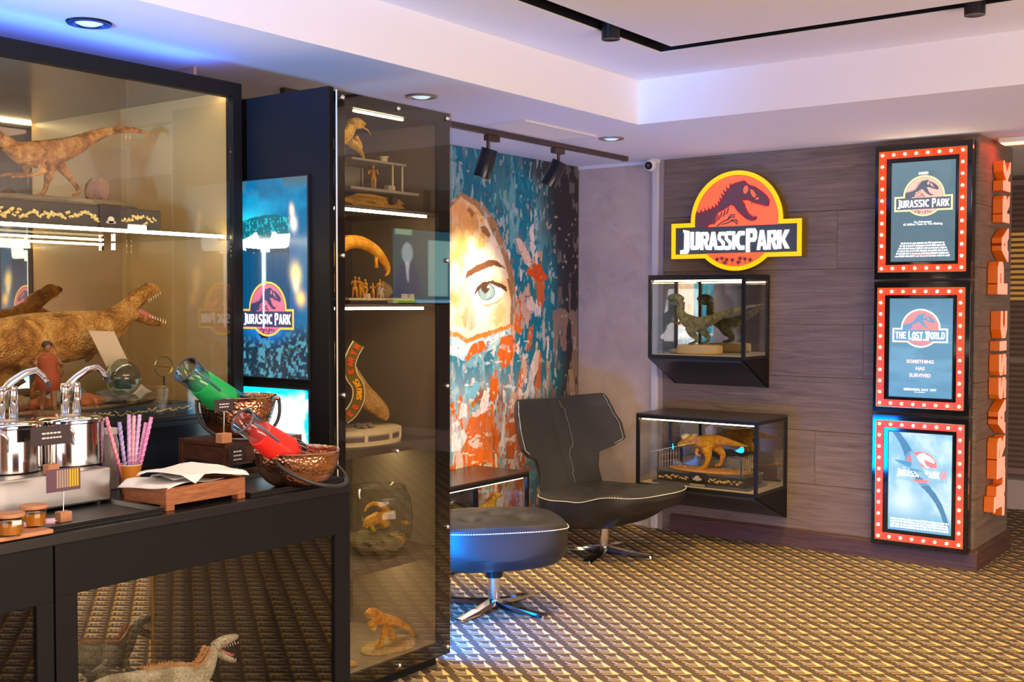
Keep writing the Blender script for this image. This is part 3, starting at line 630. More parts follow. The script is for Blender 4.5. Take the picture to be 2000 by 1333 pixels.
# portrait screen on the side of the tower that faces the counter
SCX0, SCX1, SCZ0, SCZ1 = P(1, Y0, 477.5, 540).x, P(1, Y0, 605, 540).x, P(1, Y0, 540, 738).z, P(1, Y0, 540, 349.5).z
def screen_paint(u, v):
    im = np.zeros(u.shape+(3,)); w1 = fbm(u*4, v*6, 1)-.5; uu = u+.05*w1; vv = v+.03*(fbm(u*5+9, v*7, 2)-.5); n = fbm(u*3+.5, v*7, 21)
    im[:] = srgb(0, 96, 140); blend(im, sm(.72, .95, vv)*sm(.35, .75, n), srgb(0, 150, 200)); blend(im, sm(.9, 1, v)*(n > .5), srgb(70, 86, 92), .9)
    blend(im, np.exp(-(((u-.1)/.3)**2+((v-.80)/.06)**2)), srgb(40, 190, 225)); 
    blend(im, inpoly(uu, vv, [(0, .80), (.2, .815), (.55, .815), (.75, .79), (.75, .70), (.02, .70)]), srgb(10, 96, 110)); blend(im, inpoly(uu, vv, [(0, .8), (.75, .8), (.75, .7), (0, .7)]) & (fbm(u*40, v*60, 4) > .6), srgb(40, 190, 210), .7)
    gate = inpoly(u, v, [(0, .70), (.16, .72), (.20, .735), (.24, .735), (.28, .70), (.45, .70), (.48, .735), (.52, .735), (.56, .72), (.75, .72), (.73, .66), (.60, .635), (.2, .63), (.02, .65)]); blend(im, gate, srgb(226, 250, 255)); blend(im, gate*1., (1.6, 1.9, 2.0), .6)
    blend(im, inpoly(u, v, [(0, .64), (.74, .63), (.74, .28), (0, .28)]), srgb(4, 60, 96), .75); blend(im, (np.abs(np.sin(u*26)) < .12) & (v < .63) & (v > .3) & (u < .74), srgb(4, 36, 56), .5)
    blend(im, inpoly(u, v, [(.06, .66), (.3, .65), (.3, .63), (.08, .635)]) | inpoly(u, v, [(.44, .65), (.74, .65), (.74, .63), (.44, .63)]), srgb(30, 60, 80))
    tw = inpoly(uu, vv, [(.74, .85), (.79, .86), (.84, .70), (.86, .3), (.76, .3), (.75, .7)]); blend(im, tw, srgb(10, 86, 140))
    for fx, fz, sx, sz, c in ((.775, .835, .03, .028, (1.2, .9, .55)), (.80, .77, .045, .035, (1.1, .95, .8)), (.83, .52, .07, .05, (1.05, .78, .3)), (.90, .40, .06, .035, (1.0, .62, .2)), (.83, .47, .04, .04, (.9, .8, .5))):
        f = np.exp(-((u-fx+.2*(v-fz))/sx)**2-((v-fz)/sz)**2); blend(im, np.clip(f*1.3, 0, 1), c)
    lo = sm(.30, .16, v+.1*(n-.5)); blend(im, lo, srgb(18, 44, 60)); lf_ = fbm(u*26, v*50, 8); blend(im, lo*sm(.5, .66, lf_), srgb(84, 168, 190), .6); blend(im, lo*((lf_ > .48) & (lf_ < .55)), srgb(60, 56, 62), .5)
    blend(im, np.exp(-(((u-.36)/.26)**2+((v-.245)/.05)**2)), srgb(0, 120, 230), .85)
    beam = np.exp(-((u-.345)/.022)**2)*sm(.655, .64, v)*sm(.235, .26, v); blend(im, np.clip(beam*1.5, 0, 1), (1.1, 1.5, 1.7))
    blend(im, inpoly(u, v, [(.28, .245), (.42, .245), (.44, .215), (.38, .20), (.30, .20), (.26, .215)]), srgb(6, 20, 40)); blend(im, np.exp(-((u-.345)/.06)**2-((v-.243)/.012)**2), (.9, 1.3, 1.6))
    return im
nu, nv = 150, 300; uu, vv = np.meshgrid(np.linspace(0, 1, nu), np.linspace(0, 1, nv))
scr = thing('portrait_screen', 'portrait screen showing a blue floodlit gate on the side of the black tower', 'screen', ((SCX0+SCX1)/2, Y0, SCZ0)); sw2 = (SCX1-SCX0)/2; shh = SCZ1-SCZ0
obj('bezel', MB().bbox(-sw2-.006, sw2+.006, -.012, -.0005, -.006, shh+.006, .002), black, scr)
paint_grid('display', nu, nv, lambda u, v: (-sw2+u*2*sw2, np.full_like(u, -.0125), v*shh), screen_paint(uu, vv), vcol_mat('lit_screen_picture', .2, emit=1.25), scr)
se = sub(scr, 0, 0, -.013); ec = P(1, Y0-.013, 522, 598); se.location = (ec.x-(SCX0+SCX1)/2+.002, -.013, ec.z-SCZ0-.012); k = .30/.92*1.02; t_ = .0004
syel = mat('screen_gold', (.5, .4, .1), .3, emit=srgb(235, 176, 60), es=.9); spink = mat('screen_pink', (.5, .2, .3), .3, emit=srgb(196, 82, 110), es=.8); sdk = mat('screen_navy', (.05, .05, .1), .3, emit=srgb(40, 52, 92), es=.8)
obj('outline', ering(MB(), 0, .026, k, -2*t_, 0), syel, se); emblem_art(se, k, 0, t_, spink, sdk, None)
obj('bar', MB().prism([(q*k, r*k) for q, r in ((EL+.028, -.028), (EX-.028, -.028), (EX-.028, EB+.028), (EL+.028, EB+.028))], 1, -3.2*t_, 0), sdk, se)
obj('title', write(MB(), 'JURASSIC PARK', (EL+.05)*k, (EX-.05)*k, (EB+.062)*k, -.062*k, -4.4*t_, -3.2*t_, (0, 9)), mat('screen_title', (.8, .8, .9), .3, emit=(.75, .85, 1), es=1.0), se)
bx = (ec.x-(SCX0+SCX1)/2); obj('light_beam', MB().box(-sw2+.345*2*sw2-.004, -sw2+.345*2*sw2+.004, -.0152, -.0148, shh*.25, shh*.645), mat('screen_beam', (1, 1, 1), .3, emit=(.75, .95, 1), es=1.6), scr)
# bright light box under the screen
def lightbox_paint(u, v):
    im = np.zeros(u.shape+(3,)); n = fbm(u*5, v*5, 31); m_ = fbm(u*14, v*14, 33); im[:] = (.9, 1.15, 1.25)
    blend(im, sm(.75, .95, v+.2*(n-.5))+sm(.86, 1.0, u+.3*(n-.5)), srgb(0, 180, 235)); blend(im, (m_ > .6) & (v < .4), srgb(120, 210, 225), .8); blend(im, sm(.12, .0, u), srgb(0, 150, 220), .7); return np.clip(im, 0, 2)
LZ0, LZ1 = .955, 1.215; nu, nv = 70, 60; uu, vv = np.meshgrid(np.linspace(0, 1, nu), np.linspace(0, 1, nv))
lb = thing('light_box', 'small bright blue-white light box under the portrait screen', 'light box', ((SCX0+SCX1)/2, Y0, LZ0))
obj('bezel', MB().bbox(-sw2-.008, sw2+.004, -.010, -.0005, -.01, LZ1-LZ0+.006, .002), black, lb)
paint_grid('display', nu, nv, lambda u, v: (-sw2+u*2*sw2, np.full_like(u, -.0105), v*(LZ1-LZ0)), lightbox_paint(uu, vv), vcol_mat('light_box_picture', .3, emit=2.6), lb)
# blue screen on the far side of the tower (lights the footstool and the carpet blue)
bs = thing('blue_side_screen', 'blue glowing screen on the far side of the black tower', 'screen', (-3.40, Y1+.002, .55))
obj('bezel', MB().bbox(-.21, .21, .0, .012, -.45, .02, .002), black, bs); obj('display', MB().box(-.20, .20, .0125, .013, -.44, .01), mat('blue_screen_glow', (0, .1, .6), .3, emit=(.0, .24, 1.0), es=75), bs)
# ================================================================== WIDE SHOWCASE
XF, XB, YS0, YS1 = -3.60, -4.33, .9, 3.045
root = thing('glass_showcase', 'wide black-framed glass showcase with mirrored back and lit glass shelf', 'showcase', (-3.95, 2.0, 0)); L = (-3.95, 2.0, 0)
tb('base_cabinet', XB, XF-.004, YS0, YS1, 0, 1.085, mat('black_gloss_base', (.010, .012, .018), .2, spec=.35)); tb('base_ledge', XB, XF+.018, YS0, YS1-.001, 1.085, 1.106, black)
tb('back_mirror', XB, XB+.006, YS0+.03, YS1-.045, 1.106, 2.40, mat('smoky_mirror', (.70, .62, .50), .02, metal=1), .0005); tb('back_panel', XB-.02, XB, YS0, YS1, 1.085, 2.418, blackm)
tb('side_panel', XB, XF-.01, YS1-.045, YS1, 1.106, 2.40, mat('bronze_side_lining', srgb(176, 146, 92), .34, spec=.45)); tb('side_panel', XB, XF-.01, YS0, YS0+.03, 1.106, 2.40, inner)
tb('top_panel', XB, XF-.01, YS0, YS1, 2.385, 2.418, mat('dark_glossy_top', srgb(72, 66, 66), .18, spec=.5))
tb('front_rail', XF-.03, XF+.012, YS0, YS1, 2.361, 2.419, blackm); tb('front_stile', XF-.03, XF+.012, 2.998, YS1, 1.106, 2.361, blackm); tb('front_rail', XF-.03, XF+.012, YS0, 2.998, 1.106, 1.122, black)
obj('sliding_glass_door', MB().box(XF-.004-L[0], XF-L[0], 2.52-L[1], 2.996-L[1], 1.122, 2.361), glass, root); obj('sliding_glass_door', MB().box(XF-.014-L[0], XF-.010-L[0], YS0+.03-L[1], 2.545-L[1], 1.122, 2.361), glass, root)
obj('glass_shelf', MB().box(XB+.01-L[0], XF-.03-L[0], YS0+.03-L[1], 2.99-L[1], 1.808, 1.817), glass_mat('shelf_glass', (.93, .97, .95), 1.5, 1), root)
for y_ in (2.93, 2.3, 1.6): obj('shelf_bracket', MB().lathe([(.011, 0), (.011, .03), (.007, .034)], 12, (XB+.05-L[0], y_-L[1], 1.774)), chrome, root)
strip(root, XF-.032-L[0], XF-.022-L[0], YS0+.05-L[1], 2.985-L[1], 1.806, 1.818, mat('shelf_led', (1, .9, .7), .4, emit=(1, .84, .54), es=24))
strip(root, XF-.055-L[0], XF-.040-L[0], YS0+.05-L[1], 2.985-L[1], 2.376, 2.384); strip(root, XB+.012-L[0], XB+.022-L[0], YS0+.05-L[1], 2.9-L[1], 1.794, 1.802, led_soft)
# blue cove light lying on top of the showcase
bl = tag(obj('blue_light_bar', MB().bbox(-3.78, -3.74, .95, 3.0, 2.4195, 2.434, .004), mat('blue_led_bar', (.1, .2, .8), .4, emit=(.05, .16, 1), es=16)), 'blue light bar lying along the top of the glass showcase', 'light bar')
struct('trim_4', MB().box(-4.02, -3.905, 3.06, 3.075, 2.39, ZC-.001), mat('oak_stub', srgb(190, 152, 118), .6)); struct('trim_5', MB().box(-4.36, -4.34, 3.06, 4.2, 0, ZC-.001), mat('dark_stone_stub', srgb(70, 60, 52), .7, var=.3, vscale=12))
# ================================================================== COUNTER
XC, CX0, CY0, CY1, CH = -2.80, -3.575, .80, 2.842, .93
for nm_lab, ya, yb, op0, op1, zt in (('black counter cabinet with a glass window holding a pale spiny dinosaur', 1.7275, CY1, 1.793, 2.770, .758), ('black counter cabinet under the jars and wooden board', CY0, 1.7215, .95, 1.673, .747)):
    cy = (ya+yb)/2; root = thing('counter_cabinet', nm_lab, 'cabinet', (-3.18, cy, 0), group='counter cabinets'); L = (-3.18, cy, 0)
    tb('plinth', CX0+.03, XC-.05, ya+.005, yb-.005, 0, .06, black)
    tb('front_rail', XC-.018, XC, ya, yb, zt, CH-.031, blackm, .0015); tb('front_rail', XC-.018, XC, ya, yb, .06, .13, blackm, .0015); tb('front_stile', XC-.018, XC, ya, op0, .13, zt, blackm, .0015); tb('front_stile', XC-.018, XC, op1, yb, .13, zt, blackm, .0015)
    tb('side_panel', CX0, XC-.018, ya, ya+.018, .06, CH-.031, blackm); tb('side_panel', CX0, XC-.018, yb-.018, yb, .06, CH-.031, blackm); tb('bottom_panel', CX0, XC-.018, ya+.018, yb-.018, .06, .10, blackm)
    obj('window_glass', MB().box(XC-.013-L[0], XC-.009-L[0], op0-L[1], op1-L[1], .13, zt), tint_glass, root)
    xm_ = -3.215
    if op0 > 1.7:
        tb('mirror_panel', xm_-.006, xm_, ya+.018, 2.338, .10, CH-.034, mirror, .0008); tb('mirror_edge', xm_, xm_+.004, 2.330, 2.338, .10, CH-.034, gold, .0005)
        dk = mat('bronze_dark_glass', (.035, .026, .02), .05, spec=.9)
        tb('back_panel', xm_-.008, xm_-.002, 2.340, 2.575, .10, CH-.034, dk, .0006); tb('back_panel', xm_-.008, xm_-.002, 2.578, yb-.018, .10, CH-.034, dk, .0006)
        strip(root, XC-.06-L[0], XC-.03-L[0], op0-L[1], op1-L[1], .885, .893, mat('vitrine_led', (1, .9, .7), .4, emit=(1, .86, .62), es=14))
    else: tb('back_panel', xm_-.008, xm_-.002, ya+.018, yb-.018, .10, CH-.034, inner_dk, .0006)
top = tag(obj('worktop', MB().bbox(CX0, XC+.006, CY0, CY1+.004, CH-.03, CH, .003), mat('black_counter_top', (.014, .014, .016), .24, spec=.5)), 'continuous black counter top over the two black counter cabinets', 'counter top')
# ================================================================== FIGURINES
def skin_mat(name, c0, c1, c2, sc=26, rough=.5, bump=.8):
    if name in MATS: return MATS[name]
    t = NT(name); co = t.coord(); n = t.noise(co, sc, 5, .6, .6); n2 = t.noise(co, sc*7, 3)
    wv = t.node('ShaderNodeTexVoronoi'); t.put(wv.inputs['Vector'], co); wv.inputs['Scale'].default_value = sc*9
    col = t.mix(t.math('MULTIPLY', n2, .55), t.ramp(n, [(.38, c0), (.50, c1), (.62, c2)]), c0)
    t.put(t.b.inputs['Base Color'], col); t.set(Roughness=rough); t.bump(t.math('ADD', t.math('MULTIPLY', wv.outputs[0], .6), n), bump, .012); MATS[name] = t.m
    return t.m
def remesh(mb, voxel, smooth=2):
    me = mb.mesh('tmp'); o = bpy.data.objects.new('tmp', me); C.objects.link(o)
    r = o.modifiers.new('r', 'REMESH'); r.mode = 'VOXEL'; r.voxel_size = voxel
    s = o.modifiers.new('s', 'SMOOTH'); s.factor = .5; s.iterations = smooth
    out = bpy.data.meshes.new_from_object(o.evaluated_get(bpy.context.evaluated_depsgraph_get()))
    bpy.data.objects.remove(o); bpy.data.meshes.remove(me); out.materials.clear()
    out.polygons.foreach_set('use_smooth', [True]*len(out.polygons)); return out
def W(root, ax, val, px, py, off=0):
    """photo point on a plane, in the thing's own coordinates, pushed off the plane towards the room"""
    p = P(ax, val, px, py); p[ax] += off if ax == 0 else -off
    return p-Vector(root.location)
def ppm(ax, val, px, py):
    p = P(ax, val, px, py); return (p-Vector((0, 0, HC))).dot(CF)/F      # metres per pixel there
def dense(pts, k=3):
    """smooth resample of (x,y,r,off,squash)"""
    a = np.array([list(p)+[0]*(4-len(p)) for p in pts], float); n = len(a); out = []
    for i in range(n-1):
        p0, p1, p2, p3 = a[max(i-1, 0)], a[i], a[i+1], a[min(i+2, n-1)]
        for j in range(k):
            t = j/k; out.append(.5*((2*p1)+(-p0+p2)*t+(2*p0-5*p1+4*p2-p3)*t*t+(-p0+3*p1-3*p2+p3)*t**3))
    out.append(a[-1]); return out
def creature(root, ax, val, tubes, m, voxel=None, squash=.85, name='body', smooth=2):
    mb = MB()
    for tb_ in tubes:
        q = .95 if len(tb_) < 7 else squash; d = dense(tb_, 3)
        pts = [W(root, ax, val, p[0], p[1], p[3]) for p in d]; rs = [max(p[2], .4)*ppm(ax, val, p[0], p[1]) for p in d]
        mb.tube(pts, rs, 12, True, None)
        if len(tb_) >= 7:    # flatten trunks sideways
            nn = 12*len(pts); base = len(mb.v)-nn
            for i in range(base, base+nn):
                c = pts[(i-base)//12]; v = list(mb.v[i]); v[ax] = c[ax]+(v[ax]-c[ax])*q; mb.v[i] = tuple(v)
    if voxel is None:
        e = np.ptp(np.array(mb.v), 0).max(); voxel = max(e/190, .0011)
    me = remesh(mb, voxel, smooth); me.name = name; me.materials.append(m)
    o = bpy.data.objects.new(name, me); C.objects.link(o); o.parent = root; return o
def eyes(body, ax, val, root, px, py, r, off, m=None):
    for s in (1, -1): obj('eye', MB().ball(W(root, ax, val, px, py, s*off), r, 8), m or mat('amber_eye', (.35, .22, .03), .15), body, smooth=True)
def teeth(body, ax, val, root, pairs, off, m=None):
    """pairs of (px,py,tipx,tipy)"""
    mb = MB()
    for x, y, u, v in pairs:
        for s in (1, -1): mb.tube([W(root, ax, val, x, y, s*off), W(root, ax, val, u, v, s*off*.95)], [1.3*ppm(ax, val, x, y), .15*ppm(ax, val, x, y)], 5)
    obj('teeth', mb, m or mat('ivory_teeth', (.85, .80, .66), .35), body)
def slab(root, cx, cy, rx, ry, z0, z1, m, seed=1, name='rock_base', n=26, wob=.16, loc=None):
    """irregular flat rock plate"""
    r = random.Random(seed); ks = [1+r.uniform(-wob, wob) for _ in range(n)]; ks = [(ks[i-1]+2*ks[i]+ks[(i+1) % n])/4 for i in range(n)]
    prof = ((1.0, z0), (1.02, z0+(z1-z0)*.35), (.95, z0+(z1-z0)*.8), (.84, z1)); vs = []; fs = []
    for q, z in prof:
        for i in range(n): vs.append((cx+rx*q*ks[i]*math.cos(2*PI*i/n), cy+ry*q*ks[i]*math.sin(2*PI*i/n), z+(r.uniform(-.12, .12)*(z1-z0) if z > z0 else 0)))
    for j in range(3):
        for i in range(n): fs.append((j*n+i, j*n+(i+1) % n, (j+1)*n+(i+1) % n, (j+1)*n+i))
    vs.append((cx, cy, z1)); fs += [(3*n+i, 3*n+(i+1) % n, 4*n) for i in range(n)]+[tuple(range(n-1, -1, -1))]
    return obj(name, MB().add(vs, fs), m, root)
orange_skin = skin_mat('orange_brown_skin', srgb(124, 72, 26), srgb(184, 116, 44), srgb(220, 160, 84), 26)
tan_skin = skin_mat('golden_tan_skin', srgb(128, 80, 26), srgb(196, 132, 48), srgb(226, 172, 92), 14, bump=1.0)
pale_skin = skin_mat('pale_grey_skin', srgb(156, 146, 120), srgb(198, 190, 164), srgb(216, 208, 186), 16)
green_skin = skin_mat('olive_green_skin', srgb(92, 88, 50), srgb(140, 132, 78), srgb(178, 166, 108), 34)
vivid_skin = skin_mat('bright_orange_skin', srgb(200, 122, 8), srgb(236, 164, 16), srgb(248, 196, 56), 30)
amber_skin = skin_mat('amber_skin', srgb(176, 124, 10), srgb(222, 172, 20), srgb(240, 200, 60), 30)
rock_m = mat('mossy_rock', srgb(128, 108, 76), .9, var=.45, vscale=45, bump=.6); rockg = mat('grey_rock', srgb(128, 120, 112), .9, var=.35, vscale=30, bump=.6)
pink_m = mat('mouth_pink', srgb(196, 110, 110), .45); plq = mat('dark_plaque', srgb(40, 30, 28), .4); plw = mat('plaque_silver', srgb(190, 180, 165), .4)
fos = mat('bone_relief', srgb(206, 176, 112), .6, var=.2, vscale=60); base_dk = mat('dark_bronze_base', srgb(52, 44, 40), .5, var=.2, vscale=30)
def bones(root, x0, x1, z, h, y, axis, seed, m=None):
    """low relief of scattered bones along a plinth"""
    r = random.Random(seed); mb = MB(); a = x0+.008
    while a < x1-.012:
        l = r.uniform(.010, .024); an = r.uniform(-.6, .6); zc = z+h*r.uniform(.3, .7); w = h*r.uniform(.05, .09); da, dz = l*.5*math.cos(an), min(l*.5*math.sin(an), h*.3)
        f = lambda u, v: (y, u, v) if axis == 0 else (u, y, v)
        mb.tube([f(a-da, zc-dz), f(a, zc+r.uniform(-.1, .1)*h), f(a+da, zc+dz)], [w*1.3, w*.8, w*1.3], 6); a += l*r.uniform(.5, 1.0)
    o = obj('bone_relief', mb, m or fos, root); o['kind'] = 'stuff'; return o
# ---- raptor on the upper glass shelf
root = thing('dinosaur_figurine', 'orange brown long-tailed dinosaur figurine on rocky base on the lit glass shelf', 'figurine', (-3.95, 2.40, 1.8175)); A = (0, -3.95)
b = creature(root, *A, [[(308, 269, 1.0), (290, 261, 3), (260, 254, 5.5), (225, 254, 8), (190, 264, 12), (160, 278, 17), (130, 291, 22), (100, 298, 26), (70, 302, 27), (45, 300, 24), (25, 290, 18), (8, 276, 14), (-10, 262, 12), (-28, 252, 12)], [(-24, 250, 11), (-50, 246, 11), (-72, 252, 8), (-92, 258, 4)],
    [(95, 315, 17), (96, 338, 11), (92, 355, 6.5), (88, 370, 5), (80, 380, 4.5), (60, 385, 2.5)], [(116, 308, 16, -.03), (132, 328, 10, -.035), (148, 350, 6, -.03), (160, 367, 4.5, -.03), (163, 376, 4, -.03), (148, 381, 2.5, -.03)], [(84, 377, 3.5), (70, 388, 2)],
    [(66, 322, 8, .03), (78, 334, 5, .035), (46, 344, 4, .035), (12, 347, 2.5, .035)], [(60, 322, 8, -.03), (60, 338, 5, -.035), (28, 340, 4, -.03), (4, 343, 2.5, -.03)]], orange_skin)
zb = P(0, -3.95, 75, 386).z-root.location.z
slab(root, 0, .05, .16, .36, zb-.030, zb-.002, rock_m, 3); obj('boulder', MB().rock((-.05, .27, zb+.035), .05, (.8, 1, 1.3), .25, 4), mat('rust_rock', srgb(150, 110, 84), .9, var=.4, vscale=60, bump=.6), root)
obj('plinth', MB().bbox(-.17, .17, -.32, .40, .002, zb-.030, .004), base_dk, root); obj('plinth_rim', MB().bbox(-.176, .176, -.326, .406, 0, .010, .003), mat('ochre_rim', srgb(160, 128, 70), .5), root)
bones(root, -.30, .14, .014, zb-.05, .171, 0, 5); bones(root, .22, .39, .014, zb-.05, .171, 0, 6)
obj('plaque', MB().bbox(.168, .178, .125, .215, .006, zb-.022, .003), plq, root); obj('plaque_emblem', MB().lathe([(.0, .003), (.014, .003), (.014, 0)], 14).xf(Matrix.Translation((.178, .17, .042)) @ Matrix.Rotation(PI/2, 4, 'Y')), plw, root); obj('plaque_bar', MB().box(.178, .181, .150, .190, .030, .038), plw, root)
tg = tag(obj('name_tag', MB().bbox(-3.632, -3.630, 2.545, 2.625, 1.8185, 1.838, .0005), mat('tag_pale', (.7, .68, .66), .5)), 'small pale name tag standing at the front of the lit glass shelf', 'tag')
# ---- big roaring dinosaur in the lower part of the showcase
root = thing('dinosaur_figurine', 'large golden roaring dinosaur figurine among rubble in the glass showcase', 'figurine', (-3.97, 2.3, 1.106)); A = (0, -3.97)
b = creature(root, *A, [[(-250, 660, 8), (-190, 667, 18), (-130, 671, 28), (-70, 674, 38), (-20, 671, 45), (20, 668, 50), (60, 664, 52), (100, 661, 52), (140, 657, 50), (175, 651, 45), (205, 640, 37), (230, 624, 29), (248, 606, 22), (256, 594, 18)],
    [(254, 594, 18), (268, 582, 17), (282, 572, 14), (296, 566, 10.5), (306, 564, 8), (312, 567, 5)], [(262, 596, 13), (276, 585, 11), (290, 577, 8), (304, 571, 6)], [(252, 606, 15), (264, 616, 11), (281, 624, 8.5), (300, 631, 7), (316, 633, 5.5), (325, 632, 3)], [(279, 561, 5), (290, 556, 5), (298, 557, 4)],
    [(200, 662, 10, .06), (206, 690, 7, .065), (192, 705, 5, .06), (214, 708, 3.5, .06), (222, 705, 2, .06)], [(188, 668, 10, -.06), (196, 694, 7, -.06), (184, 706, 5, -.06)],
    [(52, 690, 38, .06), (74, 730, 26, .08), (48, 764, 14, .08), (60, 790, 12, .08), (84, 797, 7, .08)], [(20, 690, 36, -.07), (40, 730, 24, -.09), (10, 766, 14, -.09), (20, 790, 12, -.09), (44, 797, 7, -.09)]], tan_skin, squash=.72)
eyes(b, 0, -3.97, root, 268, 578, .006, .052); teeth(b, 0, -3.97, root, [(285+k*4.4, 584-k*2.6, 287+k*4.4, 591-k*2.8) for k in range(6)]+[(288+k*5, 620+k*2.0, 289+k*5, 614+k*1.6) for k in range(7)], .018)
obj('tongue', MB().tube([W(root, 0, -3.97, x, y) for x, y in ((262, 605), (276, 612), (291, 619), (303, 624))], [.016, .016, .013, .006], 8), pink_m, b, smooth=True)
zz = P(0, -3.97, 60, 800).z-1.106
obj('plinth', MB().bbox(-.28, .26, -.75, .62, .002, .050, .004), mat('slate_blue_base', srgb(44, 52, 60), .4), root); obj('plinth_ledge', MB().bbox(-.30, .28, -.77, .64, 0, .014, .003), base_dk, root); slab(root, 0, -.05, .24, .62, .050, .066, rock_m, 8, wob=.1); bones(root, -.6, .60, .016, .032, .262, 0, 9)
obj('plinth_plaque', MB().bbox(.258, .270, .02, .12, .010, .052, .003), plq, root); obj('plaque_emblem', MB().lathe([(.0, .003), (.017, .003), (.017, 0)], 14).xf(Matrix.Translation((.270, .07, .032)) @ Matrix.Rotation(PI/2, 4, 'Y')), plw, root)
for i, (x, y, s_, c) in enumerate(((.12, .08, .05, rockg), (.15, .30, .055, rockg), (.10, .42, .06, mat('pale_rock', srgb(186, 172, 150), .85, var=.2, vscale=40, bump=.5)), (.17, -.12, .06, rock_m), (.18, .18, .04, mat('rust_debris', srgb(168, 92, 42), .8, var=.4, vscale=50, bump=.5)), (.14, -.28, .07, rock_m), (.19, -.02, .04, MATS['rust_debris']), (.03, .2, .06, rockg))):
    obj('rock', MB().rock((x, y, .066+s_*.42), s_, (1, 1.35, .6), .22, 20+i), c, root)
for i in range(14):
    r = random.Random(i+90); x, y = r.uniform(.06, .22), r.uniform(-.3, .45); a = r.uniform(0, PI)
    obj('debris_stick', MB().tube([(x, y, .075), (x+.03*math.cos(a), y+.07*math.sin(a), .082+r.uniform(0, .03))], [.005, .003], 5), mat('debris_yellow', srgb(206, 150, 40), .6) if i % 3 else MATS['rust_debris'], root)
# glass ball capsule and small figures near it
root = thing('glass_ball_capsule', 'clear glass ball capsule on pale rocks in front of the golden dinosaur', 'ornament', (-3.70, 2.645, 1.17)); pc = P(0, -3.70, 240, 738)
root.location = (-3.70, pc.y, pc.z-.072)
ballg = glass_mat('tinted_ball_glass', (.72, .78, .74), 1.5, 2.2)
auto_smooth(obj('shell', MB().ball((0, 0, .072), .068, 28), ballg, root), 60); obj('band', MB().tube([(.0, .0695*math.cos(a), .072+.0695*math.sin(a)) for a in np.linspace(0, 2*PI, 40)], .0022, 6, False), mat('capsule_band', srgb(170, 160, 120), .3, metal=.6), root)
obj('seat', MB().bbox(-.02, .02, -.025, .025, .03, .07, .006), mat('capsule_seat', srgb(80, 84, 84), .5), root); obj('foot', MB().lathe([(.035, -.0), (.02, .004), (.016, .012)], 16), rockg, root)
root = thing('standing_ring', 'thin bright metal ring standing behind the green scoop', 'ornament', (-3.80, 2.9, 1.12)); pc = P(0, -3.76, 320, 716); root.location = (-3.76, pc.y, 1.157)
zc_ = pc.z-1.157; obj('ring', MB().tube([(0, .041*math.cos(a), zc_+.038*math.sin(a)) for a in np.linspace(0, 2*PI, 44)], .0028, 6, False), mat('ring_metal', srgb(190, 170, 120), .2, metal=1), root); obj('axle', MB().tube([(0, -.038, zc_+.004), (0, .03, zc_-.006)], .0016, 5), MATS['ring_metal'], root); obj('post', MB().tube([(0, 0, .004), (0, 0, zc_-.038)], .004, 6), black, root); obj('foot', MB().lathe([(.03, 0), (.03, .004), (.006, .008)], 18), black, root)
# tilted clear plate
root = thing('tilted_card', 'pale translucent card leaning against the golden dinosaur', 'card', (-3.72, 2.6, 1.17)); c4 = [P(0, -3.80, 172, 646), P(0, -3.785, 214, 730), P(0, -3.785, 252, 712), P(0, -3.80, 222, 648)]
root.location = (-3.79, c4[1].y, c4[1].z-.01); V = [p-Vector(root.location) for p in c4]
obj('plate', MB().add([v[:] for v in V]+[(v+Vector((.003, 0, 0)))[:] for v in V], [(0, 1, 2, 3), (7, 6, 5, 4), (0, 4, 5, 1), (1, 5, 6, 2), (2, 6, 7, 3), (3, 7, 4, 0)]), mat('milky_card', srgb(206, 180, 150), .3), root)
# ---- pale spiny dinosaur inside the counter window
root = thing('dinosaur_figurine', 'pale grey spiny-backed dinosaur figurine with open jaws inside the counter window', 'figurine', (-3.0, 2.2, .10)); A = (0, -3.0)
sp = [(172, 1376, 2), (170, 1356, 5), (184, 1340, 8), (212, 1331, 11), (245, 1328, 14), (280, 1328, 20), (310, 1329, 29), (340, 1331, 34), (370, 1328, 31), (394, 1316, 24), (407, 1298, 17), (414, 1280, 13.5), (420, 1266, 12)]
b = creature(root, *A, [sp, [(418, 1266, 12), (432, 1255, 11), (446, 1249, 9), (458, 1245, 7), (464, 1243.5, 4)], [(420, 1274, 9), (430, 1279, 7.5), (442, 1286, 5.5), (453, 1291, 4), (461, 1292, 2.2)],
    [(338, 1346, 26, .04), (356, 1380, 16, .055), (340, 1408, 10, .055), (350, 1432, 8, .055), (368, 1437, 5, .055)], [(330, 1346, 26, -.04), (340, 1380, 16, -.05), (322, 1408, 10, -.05), (330, 1432, 8, -.05), (350, 1437, 5, -.05)],
    [(394, 1330, 9, .035), (400, 1350, 6, .04), (416, 1356, 4, .04), (424, 1352, 2, .04)], [(388, 1334, 9, -.035), (392, 1352, 6, -.04), (408, 1358, 4, -.04)]], pale_skin, squash=.75)
dz_ = 0
eyes(b, 0, -3.0, root, 433, 1251, .004, .015); teeth(b, 0, -3.0, root, [(436+k*5, 1262-k*1.6, 437+k*5, 1266-k*1.6) for k in range(6)]+[(438+k*4.6, 1282+k*1.8, 439+k*4.6, 1278+k*1.8) for k in range(5)], .009)
obj('tongue', MB().tube([W(root, 0, -3.0, x, y) for x, y in ((426, 1270), (440, 1276), (452, 1281), (458, 1279))], [.008, .007, .005, .002], 6), pink_m, b, smooth=True)
spk = MB(); rr = random.Random(5); dd = dense(sp[5:], 7)
